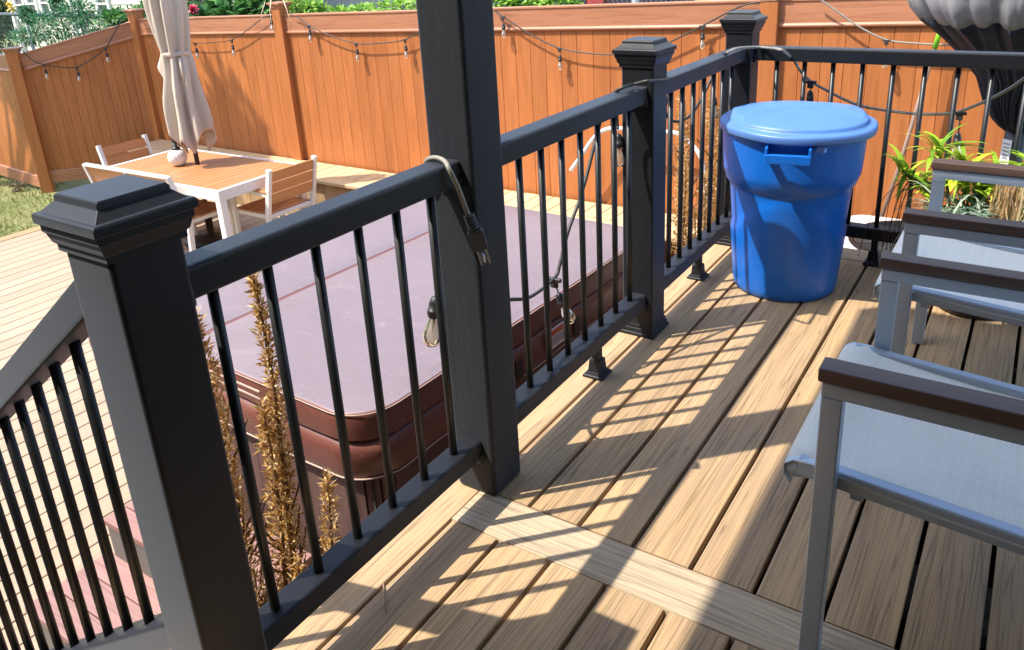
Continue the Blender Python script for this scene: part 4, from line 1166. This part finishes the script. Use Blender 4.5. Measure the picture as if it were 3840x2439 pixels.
shrub('tall golden dried shrub behind the far railing section, left of the other', [((-.47, 3.62, zb), (-.575, 3.6, .50), .10, .03, 2200), ((-.50, 3.55, zb), (-.50, 3.5, .20), .12, .04, 1500), ((-.40, 3.45, zb), (-.44, 3.5, -.1), .14, .05, 1300)], 12)
shrub('golden dried shrub nearest the corner post behind the balusters', [((-.36, 3.72, zb), (-.43, 3.68, .52), .10, .035, 2200), ((-.27, 3.6, zb), (-.33, 3.62, .40), .11, .04, 2000), ((-.32, 3.5, zb), (-.39, 3.5, .1), .12, .04, 1300)], 13)

# ============================================================ BEYOND THE FENCE
rs = random.Random(21)
def leaf_mass(b, c, rad, n, ln, wd, rs, rng=(0, 1), hollow=.4):
    for k in range(n):
        v = Vector((rs.gauss(0, 1), rs.gauss(0, 1), rs.gauss(0, 1))).normalized(); q = (hollow+(1-hollow)*rs.random())
        nz = 1+.35*noise.noise(v*2.3+Vector(c))
        p = Vector(c)+Vector((v.x*rad[0], v.y*rad[1], v.z*rad[2]))*q*nz
        d = (v+Vector((rs.uniform(-1, 1), rs.uniform(-1, 1), rs.uniform(-.8, .8)))).normalized()
        b.leaf(p, d, (rs.uniform(-.6, .6), rs.uniform(-.9, .2), 1), rs.uniform(.7, 1.3)*ln, rs.uniform(.7, 1.2)*wd, rs.uniform(*rng))
def bush(name, label, cat, c, blobs, ln, wd, mat, n, seed, stem='stem_green', group=None):
    rs = random.Random(seed); t = thing(name, label, cat, (c[0], c[1], ZG), 0, group); b = MB(); st = MB()
    for (dx, dy, z, rx, ry, rz) in blobs:
        leaf_mass(b, (dx, dy, z-ZG), (rx, ry, rz), n, ln, wd, rs)
        st.tube([(dx*.5, dy*.5, 0), (dx*.8, dy*.8, (z-ZG)*.5), (dx, dy, z-ZG)], .012, 5)
        for k in range(5):
            st.tube([(dx, dy, z-ZG-rz*.5), (dx+rs.uniform(-1, 1)*rx*.5, dy+rs.uniform(-1, 1)*ry*.5, z-ZG), (dx+rs.uniform(-1, 1)*rx, dy+rs.uniform(-1, 1)*ry, z-ZG+rz*.7)], .005, 4)
    b.build('foliage', mat, t); st.build('stem', stem, t)
    return t
# left: vines on the neighbour's chain link fence
bush('vine_bush', 'feathery blue-green vine climbing the chain link fence at the far left', 'vine', (-12.0, 6.4), [(-.7, 0, .42, .38, .3, .26), (-.1, 0, .50, .42, .3, .28), (.35, 0, .66, .25, .2, .22), (.85, 0, .50, .50, .3, .28), (1.5, 0, .38, .45, .3, .22), (-1.6, .1, .25, .4, .2, .12), (-1.2, 0, .60, .14, .1, .14), (-.4, .1, .76, .12, .1, .12)], .085, .022, 'leaf_vine', 620, 31)
bush('leafy_bush', 'bright green broad-leaved bush rising behind the fence left of the umbrella', 'bush', (-9.8, 6.2), [(-.5, 0, .56, .35, .2, .16), (.0, 0, .58, .4, .2, .18), (.45, 0, .64, .3, .2, .20)], .09, .06, 'leaf_green', 380, 32)
bush('leafy_bush', 'squash-like green plant with red flower behind the fence right of the umbrella', 'bush', (-7.7, 6.0), [(-.75, 0, .58, .4, .2, .14), (-.2, 0, .60, .4, .2, .18), (.3, .0, .66, .4, .2, .22), (.7, .1, .72, .3, .2, .26)], .14, .12, 'leaf_green', 260, 33)
bush('hedge', 'dense dark hedge seen between the umbrella and the next fence post', 'hedge', (-12.3, 9.0), [(-.5, -.2, .55, .6, .4, .45), (.4, -.2, .60, .6, .4, .45)], .06, .035, 'leaf_darkgreen', 2400, 34)
bush('weed_clump', 'lime green weeds spilling over the fence post cap with drooping straw blades', 'weeds', (-5.45, 5.35), [(-.1, 0, .86, .17, .12, .11), (.12, 0, .82, .16, .12, .08)], .06, .03, 'leaf_lime', 300, 35)
t = bush('weed_row', 'row of pale lime leaves showing above the fence left of the square column', 'weeds', (-4.2, 5.6), [(-1.05, 0, .74, .3, .2, .07), (-.6, 0, .76, .3, .2, .08), (-.2, 0, .80, .3, .2, .10), (.2, 0, .84, .3, .2, .12)], .06, .035, 'leaf_lime', 300, 36)
t = bush('weed_row', 'bright lime leafy plants showing above the fence right of the square column', 'weeds', (-2.5, 5.7), [(-.75, 0, .84, .25, .15, .12), (-.45, 0, .85, .25, .15, .12), (-.1, 0, .84, .2, .15, .09)], .07, .045, 'leaf_lime', 420, 37)
b = MB()
for k in range(3): leaf_mass(b, (rs.uniform(-.03, .03), 0, 0), (.05, .04, .04), 24, .05, .04, rs, hollow=.1)
f = b.build('red_flower', 'flower_red'); f.location = (-7.8491, 5.7500, 0.7711); tag(f, 'red flower among the leaves behind the fence right of the umbrella', 'flower')
b = MB(); leaf_mass(b, (0, 0, 0), (.09, .05, .07), 30, .08, .06, rs, hollow=.1)
f = b.build('yellow_flower', 'flower_yellow'); f.location = (-13.4591, 6.3000, 0.7500); tag(f, 'yellow bloom at the top left corner above the chain link fence', 'flower')
b = MB(); rs2 = random.Random(4)
for (x, z, dx) in ((-5.50, .86, -.14), (-5.36, .9, .10), (-5.45, .88, -.06), (-7.1, .80, -.06)):
    b.blade([(x, 5.0, z), (x+dx*.5, 4.97, z+.06), (x+dx, 4.96, z-.05), (x+dx*1.2, 4.97, z-.19)], .012, (1, .2, 0), rs2.random())
tag(b.build('straw_blades', 'pale_leaf'), 'dry straw-coloured grass blades hanging over the top of the fence', 'grass', kind='stuff')

# chain link fences
def chain_link(label, a, b_, z0, z1, cell, mat, posts, rail=None, wire=.0022, railmat='dark_pipe', rr_=.024, postmat='galvanised', pr=.03):
    a, b_ = Vector((*a, 0)), Vector((*b_, 0)); d = b_-a; ln = d.length; u = d/ln
    t = thing('chain_link_fence', label, 'fence', (a.x, a.y, z0)); b = MB(); n_ = int(ln/cell); H = z1-z0; m_ = int(H/(cell*.6))
    for i in range(n_):
        pts = []
        for j in range(m_+1):
            s_ = (i+.5)*cell+(cell*.5 if j % 2 else -cell*.5)*1.0; pts.append(u*s_+Vector((u.y, -u.x, 0))*(.003 if j % 2 else -.003)+Vector((0, 0, H*j/m_)))
        b.tube(pts, wire, 3, cap=False)
    b.build('mesh', mat, t)
    if rail is not None: MB().tube([Vector((0, 0, rail-z0)), u*ln/2+Vector((0, 0, rail-z0)), u*ln+Vector((0, 0, rail-z0))], rr_, 10).build('top_rail', railmat, t)
    for s_ in posts: MB().tube([u*s_, u*s_+Vector((0, 0, H*.5)), u*s_+Vector((0, 0, H+.03))], pr, 12).build('post', postmat, t)
    return t
chain_link('green chain link fence with dark top rail behind the left fence panel', (-16.5, 6.6), (-7.6, 6.3), ZG, .62, .065, 'green_vinyl', (.2, 3, 6), rail=.60, wire=.0042, rr_=.030)
cl = chain_link('silver chain link fence with two posts seen above the fence right of the square column', (-2.62, 5.8), (-1.36, 5.8), ZG, 2.1, .045, 'galvanised', (.13, .72), rail=2.1, wire=.0028, railmat='galvanised', pr=.033)
for i, (x, z, w_, m_, lab, nm) in enumerate(((-2.83, .9, .14, 'dark_thing', 'dark box beyond the silver chain link fence, leftmost of the stored boxes', 'storage_box'), (-2.64, .9, .14, 'red_paint', 'red upright box beyond the silver chain link fence', 'storage_box'), (-2.10, .9, .55, 'dark_thing', 'wide dark box beyond the silver chain link fence, right of the red one', 'storage_box'))):
    b = MB(); b.box((0, 0, (1.3-ZG)/2), (w_*1.3, .3, 1.3-ZG)); b.box((0, 0, 1.3-ZG+.01), (w_*1.36, .33, .03)); o = b.build(nm, m_, bevel=.01); o.location = (x, 6.6, ZG); tag(o, lab, 'box')

# neighbour houses (only the strip above the fence is seen)
def house(label, x0, x1, y, z1, mat, wins, rot=0, lap=.13, depth=5):
    t = thing('neighbour_house', label, 'house', ((x0+x1)/2, y, ZG), rot); W = x1-x0; b = MB(); H = z1-ZG; k = 0; z = 0
    while z < H:
        b.add([(-W/2, .012, z+.001), (W/2, .012, z+.001), (W/2, .012, z+lap), (-W/2, .012, z+lap), (-W/2, -.010, z), (W/2, -.010, z)], [(4, 5, 2, 3), (0, 1, 5, 4)], lambda i, f: [(0, 0)]*4, .5); z += lap
    b.box((0, depth/2+.03, H/2), (W, depth, H)); b.build('siding', mat, t)
    for (wx_, wz, ww, wh) in wins:
        f = MB(); e = .07
        for c, dd in (((-ww/2-e/2, 0), (e, wh+2*e)), ((ww/2+e/2, 0), (e, wh+2*e)), ((0, wh/2+e/2), (ww, e)), ((0, -wh/2-e/2), (ww+.1, e)), ((0, 0), (ww, .035))): f.box((wx_+c[0], -.02, wz-ZG+c[1]), (dd[0], .07, dd[1]))
        fo = f.build('window', 'white_trim', t); g = MB(); g.box((wx_, .0, wz-ZG), (ww, .02, wh)); g.build('pane', 'window_glass', fo)
    r_ = MB(); r_.prism([(-.3, 0), (depth+.3, 0), (depth/2, 2.0)], (-W/2-.3, 0, H), (W/2+.3, 0, H), up=(0, 0, 1)); 
    r_.build('roof', 'skirt_dark', t)
    return t
hs = house('cream lapboard house with narrow windows seen above the left fence panels', -19.15, -12.95, 9.0, 4.2, 'cream_siding', [(-2.72, .55, .34, .62), (-2.18, .58, .30, .62), (-1.62, .60, .30, .62), (.62, .58, .34, .5)], rot=0, depth=2.8)
b = MB()
for xx in (-3.05, -.55, -.35): b.box((xx, -.05, 2.6), (.11, .08, 5.2))
b.build('corner_board', 'white_trim', hs)
hs2 = house('low grey-white shed wall seen above the fence left of the square column', -14.9, -9.3, 12.5, 3.2, 'grey_siding', [(3.3, .65, 2.2, .5)], lap=.6)
house('pale blue-grey house wall seen above the fence behind the corner railing post', -2.5, 3.6, 9.2, 4.2, 'pale_siding', [(.0, 2.2, 1.0, 1.1)], lap=.14)

# trees outside the frame on the left cast the dappled shade on the left fence panels
def tree(label, x, y, H, crown, rad, n, seed, ln=.16):
    rs = random.Random(seed); t = thing('shade_tree', label, 'tree', (x, y, ZG), 0, 'trees beside the lawn'); tr_ = MB()
    tr_.tube([(0, 0, 0), (.05, .02, H*.25), (-.03, .05, H*.5), (0, 0, H*.75)], [.17, .13, .10, .05], 10); b = MB()
    for (dx, dy, dz, r_) in crown:
        tr_.tube([(0, .02, H*.42), (dx*.5, dy*.5, H*.5+dz*.4), (dx, dy, H*.62+dz)], [.06, .04, .015], 6)
        leaf_mass(b, (dx, dy, H*.62+dz), (r_, r_, r_*.75), n, ln, ln*.55, rs, hollow=.15)
    tr_.build('trunk', 'bark', t); b.build('crown', 'leaf_green', t)
tree('leafy tree beside the lawn at the left whose shade dapples the fence', -12.4, 2.2, 7.5, [(-1.5, .9, .5, .8), (-.6, 1.1, 1.1, .8), (.1, .9, .4, .75), (.9, .5, 1.3, .8), (1.6, .3, .5, .75), (2.3, .2, 1.4, .7), (-.9, .2, 1.7, .7), (.5, .3, 2.1, .7), (2.9, .5, .7, .6), (3.3, .1, 1.5, .5)], 1, 1000, 41, ln=.14)
tree('second leafy tree further left beyond the lawn', -14.6, 2.3, 6.5, [(-1, 0, .6, .9), (.6, .2, 1.4, .8), (1.5, .6, .3, .7), (0, -1, .8, .8)], 1, 700, 42)
bush('dark_bush', 'dark leafy bush in the top left corner beside the cream house', 'bush', (-20.6, 9.0), [(-.4, 0, .5, .8, .5, .8), (.45, 0, .3, .55, .5, .7)], .12, .08, 'leaf_darkgreen', 1500, 43, stem='bark')

# tall hedge of evergreens along the far left side of the garden (out of frame, added to block low sky light)
b = MB(); rs = random.Random(77); st = MB()
for k in range(9):
    y = -9+k*1.15; leaf_mass(b, (0, y, 2.2), (1.0, .9, 3.0), 700, .32, .2, rs, hollow=.5); st.tube([(0, y, 0), (0, y, 2), (0, y, 4)], .12, 6)
t = thing('sky_blocking_hedge', 'unseen tall row of evergreens added far left to block low sky light', 'hedge', (-15.5, 0, ZG))
b.build('foliage', 'leaf_darkgreen', t); st.build('trunks', 'bark', t)

# short lawn grass near the deck edge
b = MB(); rs = random.Random(9)
for k in range(9000):
    x = -7.46-rs.random()**1.3*5.5; y = rs.uniform(1.2, 4.4)
    if y > 4.05 and x > -9: continue
    a = rs.random()*6.28; h = rs.uniform(.02, .055)*(1.6 if rs.random() < .12 else 1)
    p = Vector((x, y, ZG)); e = p+Vector((math.cos(a)*.02, math.sin(a)*.02, h)); s_ = Vector((-math.sin(a), math.cos(a), 0))*.006
    b.add([p-s_, p+s_, e], [(0, 1, 2)], lambda i, f: [(0, 0)]*3, min(1, max(0, .5+.9*noise.noise(Vector((x*1.1, y*1.1, 0)))+rs.uniform(-.25, .25))))
tag(b.build('lawn_grass', 'grass_blade'), 'short patchy lawn grass between the lower deck and the left fence', 'grass', kind='stuff')
b = MB(); leaf_mass(b, (0, 0, .05), (.10, .08, .05), 60, .05, .03, rs); o = b.build('dry_leaf_pile', 'leaf_root'); o.location = (-9.4, 3.95, ZG); tag(o, 'small pile of dead leaves against the foot of the left fence', 'leaves', kind='stuff')
